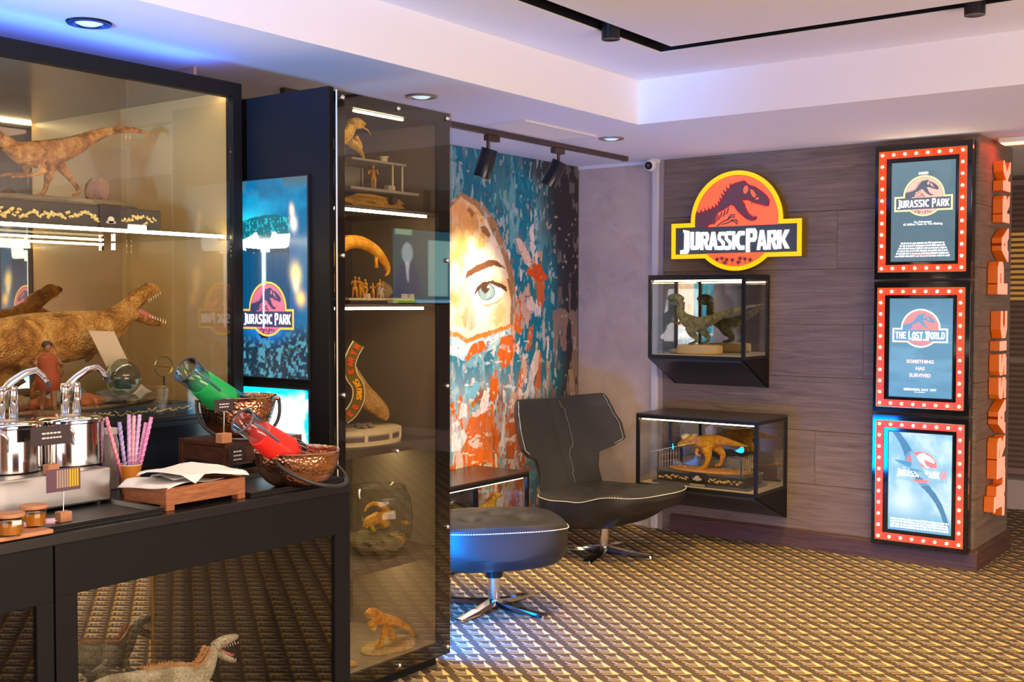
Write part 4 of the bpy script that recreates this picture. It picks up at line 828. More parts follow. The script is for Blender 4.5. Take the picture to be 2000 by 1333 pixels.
for i in range(1, len(dd)-2):
    p, q = dd[i], dd[i+1]; tx, ty = q[0]-p[0], q[1]-p[1]; l = math.hypot(tx, ty) or 1; nx, ny = ty/l, -tx/l
    for o_ in (-.018, 0, .018):
        r_ = p[2]*(1 if o_ == 0 else .93); h = rr.uniform(3, 7)
        spk.tube([W(root, 0, -3.0, p[0]+nx*r_*.95, p[1]+ny*r_*.95, o_), W(root, 0, -3.0, p[0]+nx*(r_+h)-tx/l*2, p[1]+ny*(r_+h)-ty/l*2, o_*1.15)], [.0032, .0004], 4)
obj('back_spikes', spk, mat('spike_orange', srgb(206, 150, 92), .5), b)
# ================================================================== WALL DISPLAY CASES
def bars(mb, x0, x1, y0, y1, z0, z1, t):
    """square bars along the twelve edges of a box"""
    for x in (x0, x1-t):
        for y in (y0, y1-t): mb.box(x, x+t, y, y+t, z0, z1)
    for z in (z0, z1-t):
        for y in (y0, y1-t): mb.box(x0+t, x1-t, y, y+t, z, z+t)
        for x in (x0, x1-t): mb.box(x, x+t, y0+t, y1-t, z, z+t)
    return mb
def wall_case(label, x0, x1, yf, zt, zg, zw, top_m, led_y=None):
    """glass box on a wedge bracket: yf front plane, zt top, zg floor of the glass, zw foot of the wedge at the wall"""
    cx = (x0+x1)/2; root = thing('mounted_display_case', label, 'display case', (cx, YW, zw)); h = (x1-x0)/2; y0 = yf-YW; g = zg-zw; T = zt-zw
    obj('frame', bars(MB(), -h, h, y0, -.001, g-.028, T, .020), black, root)
    obj('top_panel', MB().bbox(-h, h, y0, -.001, T, T+.012, .002), top_m, root)
    [obj('bracket_side', MB().prism([(y0, g-.030), (-.001, g-.030), (-.001, 0)], 0, q, q+.016), blackm, root) for q in (-h, h-.016)]
    obj('bracket_slope', MB().prism([(y0+.002, g-.046), (y0+.002, g-.030), (-.001, .018), (-.001, .0)], 0, -h+.016, h-.016), mat('dark_steel_slope', (.02, .022, .026), .3), root)
    obj('case_floor', MB().bbox(-h+.02, h-.02, y0+.02, -.012, g-.028, g-.004, .001), mat('case_floor_cream', srgb(196, 178, 150), .4), root)
    obj('mirror_back', MB().box(-h+.02, h-.02, -.012, -.008, g-.004, T-.02), mirror, root)
    for nm, a in (('front_glass', (-h+.018, h-.018, y0+.006, y0+.010, g-.010, T-.018)), ('side_glass', (h-.010, h-.006, y0+.018, -.022, g-.010, T-.018)), ('side_glass', (-h+.006, -h+.010, y0+.018, -.022, g-.010, T-.018))): obj(nm, MB().box(*a), glass, root)
    strip(root, -h+.03, h-.03, y0+.026, y0+.036, T-.030, T-.022, led_soft); return root
wall_case('glass display case with green raptor figurine on wedge bracket under the round sign', -3.742, -3.062, 6.549, 1.722, 1.226, 1.008, black)
lower = wall_case('lower glass display case with orange dome-headed dinosaur beside the armchair', -3.778, -2.932, 6.463, .828, .395, .18, mat('dark_bronze_top', (.035, .03, .028), .3))
# ---- green raptor
root = thing('dinosaur_figurine', 'olive green raptor figurine on tan plate in the upper wall case', 'figurine', (-3.4, 6.70, 1.222)); A = (1, 6.70)
b = creature(root, *A, [[(1470, 594, 1.2, -.17), (1458, 597, 2.4, -.14), (1446, 600, 3.6, -.10), (1432, 605, 5, -.06), (1417, 612, 6.5, -.02), (1400, 620, 8.5), (1385, 627, 11), (1372, 632, 13.5), (1358, 633, 15), (1345, 628, 14), (1334, 619, 10.5), (1329, 609, 8.5), (1330, 599, 8), (1330, 590, 8.5)],
    [(1331, 588, 8.5), (1323, 582, 8.5), (1314, 581, 6.8), (1307, 583, 4.8), (1303.5, 585, 2.5)], [(1327, 592, 6), (1319, 593, 4.2), (1311, 592, 3), (1305, 590.5, 1.8)],
    [(1352, 640, 11, .025), (1357, 652, 8, .032), (1366, 661, 4.6, .032), (1363, 668, 3.4, .032), (1350, 672, 2.4, .032)], [(1360, 638, 11, -.02), (1372, 650, 7.5, -.03), (1380, 661, 4.4, -.03), (1377, 668, 3.2, -.03), (1364, 672, 2.2, -.03)],
    [(1339, 625, 4.2, .03), (1331, 632, 3, .036), (1326, 630, 2, .036)], [(1340, 626, 4.2, -.02), (1336, 634, 2.6, -.026), (1330, 635, 1.8, -.03)]], green_skin)
eyes(b, 1, 6.70, root, 1322, 579, .0045, .021)
zz = P(1, 6.70, 1360, 673).z-1.222; xa = P(1, 6.70, 1322, 680).x+3.4; xb = P(1, 6.70, 1412, 680).x+3.4
obj('plate', MB().lathe([(.0, 0), (.14, 0), (.15, .008), (.15, zz-.010), (.138, zz-.002), (0, zz-.001)], 40).xf(Matrix.Translation(((xa+xb)/2, .0, 0)) @ Matrix.Diagonal((1.05, .62, 1, 1))), mat('tan_plate', srgb(196, 164, 98), .5, var=.1), root)
obj('rock', MB().rock(((xa+xb)/2-.17, -.02, .018), .035, (1.2, 1, .5), .25, 3), rock_m, root)
# ---- dome-headed dinosaur with its fenced base
root = thing('dinosaur_figurine', 'bright orange dome-headed dinosaur figurine on gravel base with little fences', 'figurine', (-3.36, 6.66, .391)); A = (1, 6.66)
b = creature(root, *A, [[(1462, 872, 1.2), (1450, 870.5, 3), (1438, 868, 5), (1425, 865, 7), (1410, 862, 9.5), (1395, 862, 13), (1382, 865, 15), (1372, 865, 14), (1362, 862, 11.5), (1354, 860, 10.5)], [(1355, 859, 11), (1344, 861, 10), (1334, 866, 7.5), (1325, 870, 4)],
    [(1384, 874, 12, .03), (1388, 890, 7, .036), (1386, 902, 4.8, .036), (1380, 912, 4.2, .036), (1368, 916, 3, .036)], [(1393, 872, 11, -.03), (1406, 888, 6.5, -.036), (1405, 899, 4.4, -.036), (1402, 908, 3.8, -.036), (1392, 912, 2.8, -.036)],
    [(1368, 876, 4, .035), (1366, 886, 3, .04), (1374, 890, 2, .04)], [(1366, 876, 4, -.03), (1364, 885, 2.6, -.035), (1371, 888, 1.8, -.035)]], vivid_skin)
p = W(root, 1, 6.66, 1341, 855); obj('skull_dome', MB().ball(p, .034, 14, (1.15, .85, .75)), mat('cream_bone', srgb(236, 214, 160), .5, var=.15, vscale=60, bump=.4), b, smooth=True)
hn = MB(); rr = random.Random(2)
for i in range(16):
    a = rr.uniform(-.9, .9); q = W(root, 1, 6.66, 1350+rr.uniform(0, 9), 848+rr.uniform(0, 12), a*.03); hn.tube([q, q+Vector((.018, -a*.016, .008+rr.uniform(0, .006)))], [.0055, .001], 5)
obj('head_spikes', hn, MATS['cream_bone'], b); eyes(b, 1, 6.66, root, 1338, 864, .004, .026)
zf = P(1, 6.66, 1385, 917).z-.391; bx0, bx1 = -.295, .315
obj('plinth', MB().bbox(bx0, bx1, -.135, .14, .002, zf-.022, .003), base_dk, root); obj('plinth_ledge', MB().bbox(bx0-.03, bx1+.03, -.15, .155, 0, .016, .004), mat('gunmetal_ledge', srgb(72, 74, 82), .35), root); obj('plinth_rim', MB().bbox(bx0-.005, bx1+.005, -.142, .147, zf-.022, zf-.008, .003), MATS['gunmetal_ledge'], root)
slab(root, .01, 0, .285, .13, zf-.008, zf+.003, mat('orange_gravel', srgb(188, 128, 70), .9, var=.4, vscale=80, bump=.7), 5, 'gravel_bed', wob=.05)
bones(root, bx0+.01, -.06, .018, zf-.042, -.137, 1, 31); bones(root, .07, bx1-.01, .018, zf-.042, -.137, 1, 32)
obj('plaque', MB().bbox(-.055, .06, -.150, -.134, .010, zf-.006, .003), plq, root); obj('plaque_emblem', MB().lathe([(0, .003), (.018, .003), (.018, 0)], 16).xf(Matrix.Translation((.002, -.150, zf*.56)) @ Matrix.Rotation(PI/2, 4, 'X')), plw, root); obj('plaque_bar', MB().box(-.028, .032, -.154, -.150, zf*.44, zf*.58), plw, root)
obj('plaque_label', MB().box(-.05, .055, -.1525, -.150, .004, .018), mat('silver_label', srgb(150, 144, 136), .35), root)
for i in range(26):
    r = random.Random(i+200); s_ = r.uniform(.006, .013); obj('stone', MB().rock((r.uniform(-.26, .27), r.uniform(-.02, .10), zf+s_*.4), s_, (1.3, 1, .7), .25, i, 1), rockg if i % 3 else mat('pale_stone', srgb(206, 170, 130), .8), root)
def fence(root, pts, h, m, lean=0):
    for (x, y) in pts: obj('fence_post', MB().tube([(x, y, zf-.004), (x, y, zf+h)], .0034, 6), m, root)
    for k in (.35, .8): obj('fence_rail', MB().tube([(x, y, zf+h*k) for x, y in pts], .0022, 5), m, root)
    for x, y in pts[::1]: obj('fence_hook', MB().tube([(x, y, zf+h), (x+.004, y-.004, zf+h+.010), (x+.012, y-.008, zf+h+.012)], .0018, 5), m, root)
fm = mat('fence_grey_wood', srgb(150, 128, 96), .7, var=.2); fence(root, [(-.285+.004*i, -.12+i*.03, ) for i in range(8)], .10, fm); fence(root, [(.30-.002*i, -.12+i*.032) for i in range(8)], .105, fm)
obj('corner_post', MB().bbox(-.298, -.284, -.128, -.114, zf-.006, zf+.105, .002), MATS['gunmetal_ledge'], root); obj('corner_post', MB().bbox(.285, .298, -.128, -.114, zf-.006, zf+.095, .002), MATS['gunmetal_ledge'], root)
obj('stone_wall', MB().rock((-.09, .085, zf+.035), .06, (2.4, .35, .8), .12, 8, 3), mat('cobbled_grey', srgb(120, 118, 112), .9, var=.45, vscale=110, bump=.8), root); obj('stone_wall', MB().rock((.15, .09, zf+.035), .06, (2.0, .35, .85), .12, 9, 3), MATS['cobbled_grey'], root)
# ---- low display table against the mural wall
x0, x1, y0, y1, zt = XM+.004, -4.11, 4.93, 5.735, .515
tbl = thing('display_table', 'low black display table with glass sides against the painted wall', 'display table', ((x0+x1)/2, (y0+y1)/2, 0)); L = tbl.location; a0, a1, b0, b1 = x0-L.x, x1-L.x, y0-L.y, y1-L.y
obj('top_panel', MB().bbox(a0, a1, b0, b1, zt-.014, zt, .002), mat('walnut_black_top', srgb(52, 40, 36), .28), tbl); obj('frame', bars(MB(), a0, a1, b0, b1, .10, zt-.014, .02), black, tbl)
obj('floor_panel', MB().bbox(a0+.02, a1-.02, b0+.02, b1-.02, .10, .125, .001), mat('case_floor_green', srgb(92, 96, 66), .8, var=.3, vscale=40), tbl); obj('mirror_back', MB().box(a0+.004, a0+.008, b0+.02, b1-.02, .125, zt-.034), mirror, tbl)
obj('front_glass', MB().box(a1-.010, a1-.006, b0+.018, b1-.018, .118, zt-.03), glass, tbl); obj('side_glass', MB().box(a0+.02, a1-.018, b1-.010, b1-.006, .118, zt-.03), glass, tbl); obj('plinth', MB().bbox(a0+.02, a1-.03, b0+.03, b1-.03, 0, .10, .003), black, tbl); strip(tbl, a1-.036, a1-.026, b0+.03, b1-.03, zt-.044, zt-.036, led_soft)
def leaf(mb, base, d, l, w, droop=.3, n=4):
    """tapering folded leaf blade"""
    d = Vector(d).normalized(); s = d.cross(Vector((0, 0, 1))); s = s.normalized() if s.length > 1e-5 else Vector((1, 0, 0)); b_ = Vector(base); vs = []; fs = []
    for i in range(n+1):
        t = i/n; c = b_+d*l*t+Vector((0, 0, -droop*l*t*t)); ww = w*math.sin(PI*min(1, .12+t*.88))*(1 if i < n else .05); vs += [(c+s*ww+Vector((0, 0, .15*ww)))[:], c[:], (c-s*ww+Vector((0, 0, .15*ww)))[:]]
    for i in range(n): fs += [(3*i, 3*i+1, 3*i+4, 3*i+3), (3*i+1, 3*i+2, 3*i+5, 3*i+4)]
    return mb.add(vs, fs)
fern = mat('fern_green', srgb(112, 168, 44), .5, var=.35, vscale=50)
root = thing('fern_plant', 'small bright green fern inside the low display table', 'plant', (-4.25, 5.30, .125))
pf = P(0, -4.28, 905, 985); root.location = (-4.28, pf.y, .1255); mb = MB()
for i in range(22):
    r = random.Random(i); a = i*2.4; el = r.uniform(.55, 1.25); fr_ = Vector((math.cos(a)*math.cos(el), math.sin(a)*math.cos(el), math.sin(el))); ln = r.uniform(.12, .22)
    for k in range(2, 9):
        c = Vector((0, 0, .08))+fr_*ln*k/9+Vector((0, 0, -.05*(k/9)**2)); sd = fr_.cross(Vector((0, 0, 1))).normalized()
        for s_ in (1, -1): leaf(mb, c, fr_*.5+sd*s_, .045*(1.1-k/9), .008, .3, 2)
o = obj('fronds', mb, fern, root); obj('pot', MB().lathe([(.04, 0), (.05, .05), (.046, .05), (.04, .045)], 16), rock_m, root)
root = thing('dinosaur_figurine', 'small yellow dinosaur figurine beside the fern in the low display table', 'figurine', (-4.25, 5.45, .125)); yv = -4.24; A = (0, yv)
p0 = P(0, yv, 960, 1000); root.location = (yv, p0.y, .125)
b = creature(root, *A, [[(930, 1004, 1.5), (936, 997, 4), (944, 992, 7), (952, 990, 10), (959, 986, 10), (964, 978, 8), (966, 971, 7)], [(965, 971, 7), (972, 968, 6), (979, 968, 3.5)], [(952, 997, 7, .02), (955, 1008, 5, .025), (952, 1018, 4, .025), (960, 1023, 3, .025)], [(952, 997, 7, -.02), (958, 1008, 5, -.025), (955, 1018, 4, -.025), (963, 1023, 3, -.025)]], amber_skin); obj('rock', MB().rock((.0, 0, .05), .07, (1, 1.2, 1.1), .2, 5), rock_m, root)
# ================================================================== LOUNGE CHAIR AND FOOTSTOOL
leather = NT('black_leather'); n1 = leather.noise(leather.coord(), 7, 4); n2 = leather.noise(leather.coord(), 240, 3)
leather.put(leather.b.inputs['Base Color'], leather.mix(n1, (.016, .016, .018), (.032, .030, .030))); leather.set(Roughness=.46, **{'Specular_IOR_Level': .38}); leather.bump(leather.math('ADD', n1, leather.math('MULTIPLY', n2, .25)), .22, .006); leather = leather.m
thread = mat('white_stitching', (.72, .72, .70), .6)
SEC = [(0, 1.0), (.12, 1.0), (.25, 1.0), (.38, 1.0), (.5, 1.0), (.62, .995), (.75, .985), (.88, .955), (.955, .91), (.99, .86), (1.0, .80), (1.0, .66), (.995, .50), (.975, .34), (.93, .20), (.83, .09), (.64, .025), (.35, 0), (0, 0)]
def cushion(depth, wid, top, bot, name, root, m, tuft=(), nd=60):
    """upholstered pad: top(u), bot(u) along the depth u in 0..1, boxed sides; returns upper edge points for the seam"""
    sec = SEC+[(-x, z) for x, z in SEC[-2:0:-1]]; nw = len(sec); vs = []; fs = []
    for i in range(nd+1):
        u = .5-.5*math.cos(PI*i/nd); hw = wid(u); t, b = top(u), bot(u)
        for x_, z_ in sec:
            x = hw*x_; z = b+(t-b)*z_
            if z_ > .9:
                for tu, tx, tr, td in tuft:
                    d2 = ((u-tu)*depth)**2+(x-tx)**2; z -= td*math.exp(-d2/tr**2)
            vs.append((u*depth-depth/2, x, z))
    for i in range(nd):
        for j in range(nw): fs.append((i*nw+j, i*nw+(j+1) % nw, (i+1)*nw+(j+1) % nw, (i+1)*nw+j))
    for e in (0, nd): 
        c = np.mean(np.array(vs[e*nw:(e+1)*nw]), 0); k = len(vs); vs.append(tuple(c)); fs += [(e*nw+j, e*nw+(j+1) % nw, k) for j in range(nw)]
    o = obj(name, MB().add(vs, fs), m, root, smooth=True); md = o.modifiers.new('s', 'SUBSURF'); md.levels = 1; md.render_levels = 2
    jj = 10; seam = [vs[i*nw+jj] for i in range(2, nd-1)]+[vs[i*nw+nw-jj] for i in range(nd-2, 1, -1)]
    return o, seam
def stitch(root, pts, r=.0026, out=.0035, step=.012):
    mb = MB(); P_ = [Vector(p) for p in pts]; acc = 0; n = len(P_)
    c = sum(P_, Vector())/n
    for i in range(n-1):
        a, b = P_[i], P_[i+1]; l = (b-a).length
        if l < 1e-6 or l > .3: continue
        k = max(1, round(l/step))
        for q in range(k):
            s, e = a.lerp(b, (q+.12)/k), a.lerp(b, (q+.80)/k); d = (s-c); d.z = 0; d = d.normalized()*out+Vector((0, 0, out)); mb.tube([s+d, e+d], r, 4)
    return obj('stitching', mb, thread, root)
def star_base(root, h, arm=.30, rot=.6, n=4):
    auto_smooth(obj('column', MB().lathe([(.030, .035), (.030, h), (.0, h)], 24), chrome, root), 40); auto_smooth(obj('column_sleeve', MB().lathe([(.0, h-.05), (.042, h-.05), (.05, h)], 24), black, root), 40)
    for k in range(n):
        a = rot+k*2*PI/n; mb = MB(); vs = []
        for t, wv, z0, z1 in ((.02, .034, .030, .052), (.5, .032, .012, .030), (.97, .028, .003, .016), (1.0, .024, .002, .012)):
            x = arm*t; vs += [(x, -wv, z0), (x, wv, z0), (x, wv*.7, z1), (x, -wv*.7, z1)]
        fs = [(0, 1, 2, 3), (12, 15, 14, 13)]+[(4*i+j, 4*i+(j+1) % 4, 4*i+4+(j+1) % 4, 4*i+4+j) for i in range(3) for j in range(4)]
        obj('base_blade', mb.add(vs, fs).xf(Matrix.Rotation(a, 4, 'Z')), chrome, root)
def lerp_pts(tab, u):
    for (a, va), (b, vb) in zip(tab[:-1], tab[1:]):
        if u <= b:
            t = (u-a)/(b-a); t = t*t*(3-2*t); return va+(vb-va)*t
    return tab[-1][1]
ch = thing('lounge_chair', 'black leather swivel lounge chair with winged back and chrome star base', 'armchair', (-3.745, 6.025, 0), math.radians(-9))
SD = .80
tuft = [(u, x, .045, .040) for u in (.42, .70) for x in (-.14, .14)]+[(.56, 0, .045, .036)]
seat, seam = cushion(SD, lambda u: .365*(1-abs(2*u-1)**5)**(1/2.6)+.004, lambda u: lerp_pts([(0, .40), (.25, .405), (.5, .415), (.86, .455), (1.0, .425)], u), lambda u: lerp_pts([(0, .22), (.3, .165), (.55, .185), (.85, .30), (1.0, .385)], u), 'seat', ch, leather, tuft)
seat.location = (.060, 0, 0); stitch(ch, [(p[0]+.060, p[1], p[2]) for p in seam])
# winged back: outline widths by height, concave shell
bh = .555; tabw = [(0, .29), (.18, .275), (.34, .29), (.43, .42), (.50, .485), (.66, .485), (.84, .455), (.97, .425), (1, .40)]
nd, nw = 46, 36; fr_, bk = [], []
for i in range(nd+1):
    v = i/nd; hw = lerp_pts(tabw, v); 
    for j in range(nw+1):
        s = -1+2*j/nw; y = hw*s; ed = max(abs(s)**14, 0 if 0 < i < nd else 1); sag = .10*(abs(y)/.40)**2.2*(1 if v > .3 else v/.3); th = .075*(1-abs(s)**6)*(1-(2*v-1)**10)**.5+.012
        zt_ = .385+bh*v+(.018*abs(s) if v > .9 else 0); x = -.265-.25*v+.05*v*v+sag
        x += -.004*math.exp(-(y/.012)**2) if v > .05 else 0
        fr_.append((x, y, zt_)); bk.append((x-th, y, zt_-th*.25))
vs = fr_+bk; N = len(fr_); row = nw+1; fs = []
for i in range(nd):
    for j in range(nw):
        a = i*row+j; fs += [(a, a+1, a+row+1, a+row), (N+a, N+a+row, N+a+row+1, N+a+1)]
for i in range(nd): fs += [(i*row, (i+1)*row, N+(i+1)*row, N+i*row), (i*row+nw, N+i*row+nw, N+(i+1)*row+nw, (i+1)*row+nw)]
for j in range(nw): fs += [(j, N+j, N+j+1, j+1), (nd*row+j, nd*row+j+1, N+nd*row+j+1, N+nd*row+j)]
bkr = obj('backrest', MB().add(vs, fs), leather, ch); auto_smooth(bkr, 60); md = bkr.modifiers.new('s', 'SUBSURF'); md.levels = 1; md.render_levels = 1
off = Vector((.006, 0, 0))
sl = MB(); pts = [Vector(fr_[i*row+int(nw*.56+nw*.06*math.sin(i/nd*2.4))])+off for i in range(2, nd-1)]; sl.tube(pts, .0015, 4); obj('back_seam', sl, mat('seam_grey', (.22, .21, .20), .6), ch)
stitch(ch, [Vector(fr_[i*row+1])+off for i in range(int(nd*.45), nd)], .0018, .001); stitch(ch, [Vector(fr_[i*row+nw-1])+off for i in range(int(nd*.45), nd)], .0018, .001)
star_base(ch, .21, .31, .35)
fs_ = thing('footstool', 'black leather footstool on chrome star base next to the tower cabinet', 'footstool', (-3.506, 4.588, 0), math.radians(-40))
tuft = [(u, x, .045, .040) for u in (.30, .70) for x in (-.14, .14)]+[(.5, 0, .045, .038)]
st_, seam = cushion(.56, lambda u: .345*(1-abs(2*u-1)**5)**(1/3.0)+.004, lambda u: .482+.014*math.cos((u-.5)*5), lambda u: lerp_pts([(0, .30), (.25, .225), (.5, .19), (.75, .225), (1, .30)], u), 'seat', fs_, leather, tuft)
stitch(fs_, seam); star_base(fs_, .215, .31, .75)
# ================================================================== MURAL (flat painting on the left wall)
MY0, MY1 = 4.75, YW-.002
def mural():
    nu, nv = 430, 500; u, v = np.meshgrid(np.linspace(0, 1, nu), np.linspace(0, 1, nv)); Y = MY0+u*(MY1-MY0); Z = v*ZC
    def m(cx, cy):
        p = P(0, XM, 870+.4874*cx, 270+.4874*cy); return (p.y, p.z)
    ww = lambda s, k: (fbm(Y*s, Z*s*.6, k, 4)-.5)
    Yw = Y+.10*ww(6, 1)+.03*ww(22, 2); Zw = Z+.16*ww(5, 3)+.05*ww(18, 4); st = fbm(Y*16, Z*4.5, 7, 4); st2 = fbm(Y*9+3, Z*3, 11, 4); st3 = fbm(Y*22+7, Z*8, 13, 3); st4 = fbm(Y*5+2, Z*2.2, 15, 4)
    dk, tl, lt, og, cr, br, wh = srgb(46, 42, 44), srgb(0, 122, 148), srgb(112, 178, 186), srgb(224, 104, 20), srgb(238, 206, 178), srgb(150, 96, 66), srgb(246, 240, 228)
    im = np.zeros(u.shape+(3,)); im[:] = srgb(60, 128, 138)
    # dark right edge, broad teal body, warm lower left
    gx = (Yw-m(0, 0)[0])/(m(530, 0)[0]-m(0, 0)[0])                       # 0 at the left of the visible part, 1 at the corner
    blend(im, sm(.25, .6, st4), tl); blend(im, (st > .60), lt, .75); blend(im, (st3 > .68) & (st2 > .45), srgb(30, 150, 178), .9)
    low = sm(1.25, .55, Zw); blend(im, low*sm(.75, .35, gx), cr, .8)
    blend(im, ((low*sm(.85, .35, gx) > .4) & (st > .47)), og); blend(im, ((low > .35) & (gx < .6) & (st2 > .56)), br, .9); blend(im, ((low > .3) & (st3 > .62) & (gx < .65)), wh, .85); blend(im, ((low > .2) & (st3 < .33)), lt, .9); blend(im, (low > .3) & (gx > .5) & (gx < .85) & (st2 > .5), srgb(80, 152, 156), .7)
    blend(im, ((gx > .38) & (gx < .75) & (Zw < 1.9) & (st > .58)), srgb(232, 178, 140), .8); blend(im, ((gx > .42) & (gx < .72) & (Zw < 1.85) & (st2 > .62)), og, .9); blend(im, ((gx > .4) & (gx < .8) & (st3 > .70) & (Zw < 2.2)), srgb(240, 226, 214), .9)
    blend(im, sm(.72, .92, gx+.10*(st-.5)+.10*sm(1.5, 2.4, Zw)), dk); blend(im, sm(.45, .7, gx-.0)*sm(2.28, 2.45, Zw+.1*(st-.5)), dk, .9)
    blend(im, ((gx > .78) & (Zw < 1.5) & (st > .48)), srgb(150, 122, 104), .8); blend(im, ((gx > .72) & (gx < .98) & (Zw < 1.1) & (st2 > .45)), srgb(170, 146, 122), .75); blend(im, ((gx > .78) & (Zw > 1.3) & (st3 > .66)), srgb(120, 110, 108), .7)
    blend(im, ((gx < .5) & (Zw > 2.0) & (st3 > .6)), srgb(150, 190, 190), .6); blend(im, ((gx < .42) & (Zw > 2.08) & (st2 > .55)), srgb(20, 110, 132), .9)
    # face
    Yq = Y+.012*ww(14, 21)+.008*ww(50, 23); Zq = Z+.016*ww(12, 22)+.008*ww(50, 24)
    face = inpoly(Yq, Zq, [m(*q) for q in ((-140, 330), (20, 275), (62, 232), (120, 275), (165, 330), (205, 410), (235, 490), (258, 570), (270, 650), (262, 752), (200, 765), (150, 790), (90, 812), (22, 772), (-140, 760))])
    blend(im, inpoly(Yq, Zq, [m(*q) for q in ((-140, 300), (10, 262), (62, 216), (150, 262), (200, 330), (245, 450), (275, 560), (285, 700), (262, 760), (240, 600), (200, 460), (120, 300), (62, 250), (-140, 350))]), srgb(176, 130, 84))
    blend(im, face, srgb(250, 232, 200)); fn = fbm(Y*5+3, Z*6, 41, 4); blend(im, face & (fn > .56), srgb(246, 206, 132), .8); blend(im, face & (fn > .64), srgb(236, 170, 82), .8)
    def g(cx, cy, sx, sy): 
        a, b_ = m(cx, cy); dy = abs(m(cx+sx, cy)[0]-a); dz = abs(m(cx, cy+sy)[1]-b_); return np.exp(-((Yq-a)/dy)**2-((Zq-b_)/dz)**2)
    blend(im, face*g(60, 290, 60, 70), srgb(240, 160, 70), .9); blend(im, face*g(40, 400, 60, 90), srgb(244, 190, 110), .6); blend(im, face*(g(95, 720, 30, 60) > .45)*(st > .42), srgb(224, 160, 84), .9); blend(im, face*g(140, 640, 60, 120), srgb(255, 250, 238), .8); blend(im, face*g(250, 640, 26, 160), srgb(238, 196, 140), .8)
    pl = lambda pts, c, k=1.: blend(im, inpoly(Yq, Zq, [m(*q) for q in pts]), c, k)
    pl([(92, 272), (118, 300), (108, 318), (84, 288)], srgb(150, 92, 40), .8); pl([(138, 352), (160, 350), (182, 385), (172, 400), (150, 380)], srgb(150, 92, 44), .9)
    pl([(78, 566), (88, 532), (130, 508), (172, 490), (206, 490), (242, 522), (205, 512), (160, 522), (118, 540)], srgb(116, 74, 44))
    pl([(105, 625), (130, 590), (165, 572), (205, 580), (240, 606), (236, 628), (205, 655), (165, 668), (130, 655)], srgb(240, 226, 208)); pl([(120, 612), (150, 590), (190, 586), (225, 604), (232, 622), (200, 650), (165, 660), (135, 648)], srgb(252, 250, 244))
    iris = lambda r, cx=165, cy=616: (((Yq-m(cx, cy)[0])/abs(m(cx+r, cy)[0]-m(cx, cy)[0]))**2+((Zq-m(cx, cy)[1])/abs(m(cx, cy+r)[1]-m(cx, cy)[1]))**2) < 1
    blend(im, iris(34), srgb(96, 112, 112)); blend(im, iris(30), srgb(140, 172, 172)); blend(im, iris(22)*(st3 > .45), srgb(176, 204, 200), .8); blend(im, iris(17, 160, 602), srgb(84, 58, 44)); blend(im, iris(6, 172, 596), srgb(250, 250, 250))
    pl([(112, 632), (124, 598), (150, 576), (190, 570), (226, 586), (248, 606), (244, 616), (214, 598), (180, 584), (150, 592), (128, 612)], srgb(92, 56, 36)); pl([(130, 662), (170, 676), (212, 660), (236, 634), (208, 654), (170, 666)], srgb(206, 168, 130), .9)
    pl([(225, 585), (246, 595), (240, 610)], srgb(70, 44, 30)); pl([(256, 560), (272, 640), (270, 750), (258, 752), (262, 650), (246, 560)], srgb(150, 100, 60), .9)
    # scarf below the face
    Yq = Y+.035*ww(12, 51)+.012*ww(45, 53); Zq = Z+.04*ww(10, 52)+.012*ww(40, 54)
    pl([(-140, 770), (22, 772), (90, 812), (150, 790), (262, 752), (262, 790), (180, 850), (100, 900), (22, 860), (-140, 850)], srgb(176, 214, 222)); pl([(-140, 800), (60, 830), (120, 825), (240, 775), (240, 790), (130, 850), (60, 870), (-140, 830)], srgb(244, 246, 240), .9); pl([(-140, 760), (22, 768), (90, 806), (150, 782), (262, 745), (262, 762), (150, 802), (90, 824), (22, 786), (-140, 775)], srgb(226, 132, 44))
    pl([(78, 882), (110, 830), (150, 812), (165, 845), (130, 890), (92, 900)], og); pl([(205, 870), (225, 800), (270, 790), (285, 850), (245, 920), (225, 930)], og); pl([(320, 540), (345, 490), (380, 505), (412, 560), (370, 578)], srgb(226, 84, 14)); pl([(275, 720), (285, 640), (308, 630), (302, 690), (318, 740), (300, 790), (275, 770)], og)
    pl([(70, 910), (120, 870), (165, 850), (150, 890), (100, 925)], srgb(116, 176, 190)); pl([(282, 400), (300, 400), (350, 490), (345, 520), (318, 500), (290, 440)], srgb(240, 206, 180)); pl([(355, 850), (378, 840), (370, 930), (340, 1010), (318, 1070), (312, 1050), (335, 960)], srgb(238, 214, 190)); pl([(325, 640), (345, 640), (368, 690), (345, 710), (328, 680)], srgb(240, 218, 200))
    pl([(90, 1130), (140, 1090), (190, 1060), (190, 1180), (185, 1300), (90, 1310), (75, 1260)], srgb(232, 112, 20), .92); pl([(22, 1190), (75, 1160), (92, 1200), (60, 1250), (22, 1260)], srgb(244, 236, 220)); pl([(85, 1010), (120, 970), (140, 990), (120, 1040), (95, 1045)], srgb(120, 190, 205)); pl([(180, 960), (205, 930), (215, 1000), (195, 1060), (180, 1050)], og); pl([(135, 1075), (160, 1010), (178, 1030), (160, 1100), (140, 1110)], srgb(246, 232, 214))
    # brush texture and loose dabs over everything but the face
    rest = ~face; d1 = fbm(Y*34+5, Z*12, 61, 3); d2 = fbm(Y*14+1, Z*30, 67, 3); d3 = fbm(Y*26, Z*26, 71, 2)
    for lo_, c, k in ((.70, srgb(240, 226, 206), .55), (.69, srgb(70, 160, 178), .4)): blend(im, rest & (d1 > lo_) & (gx < .8), c, k)
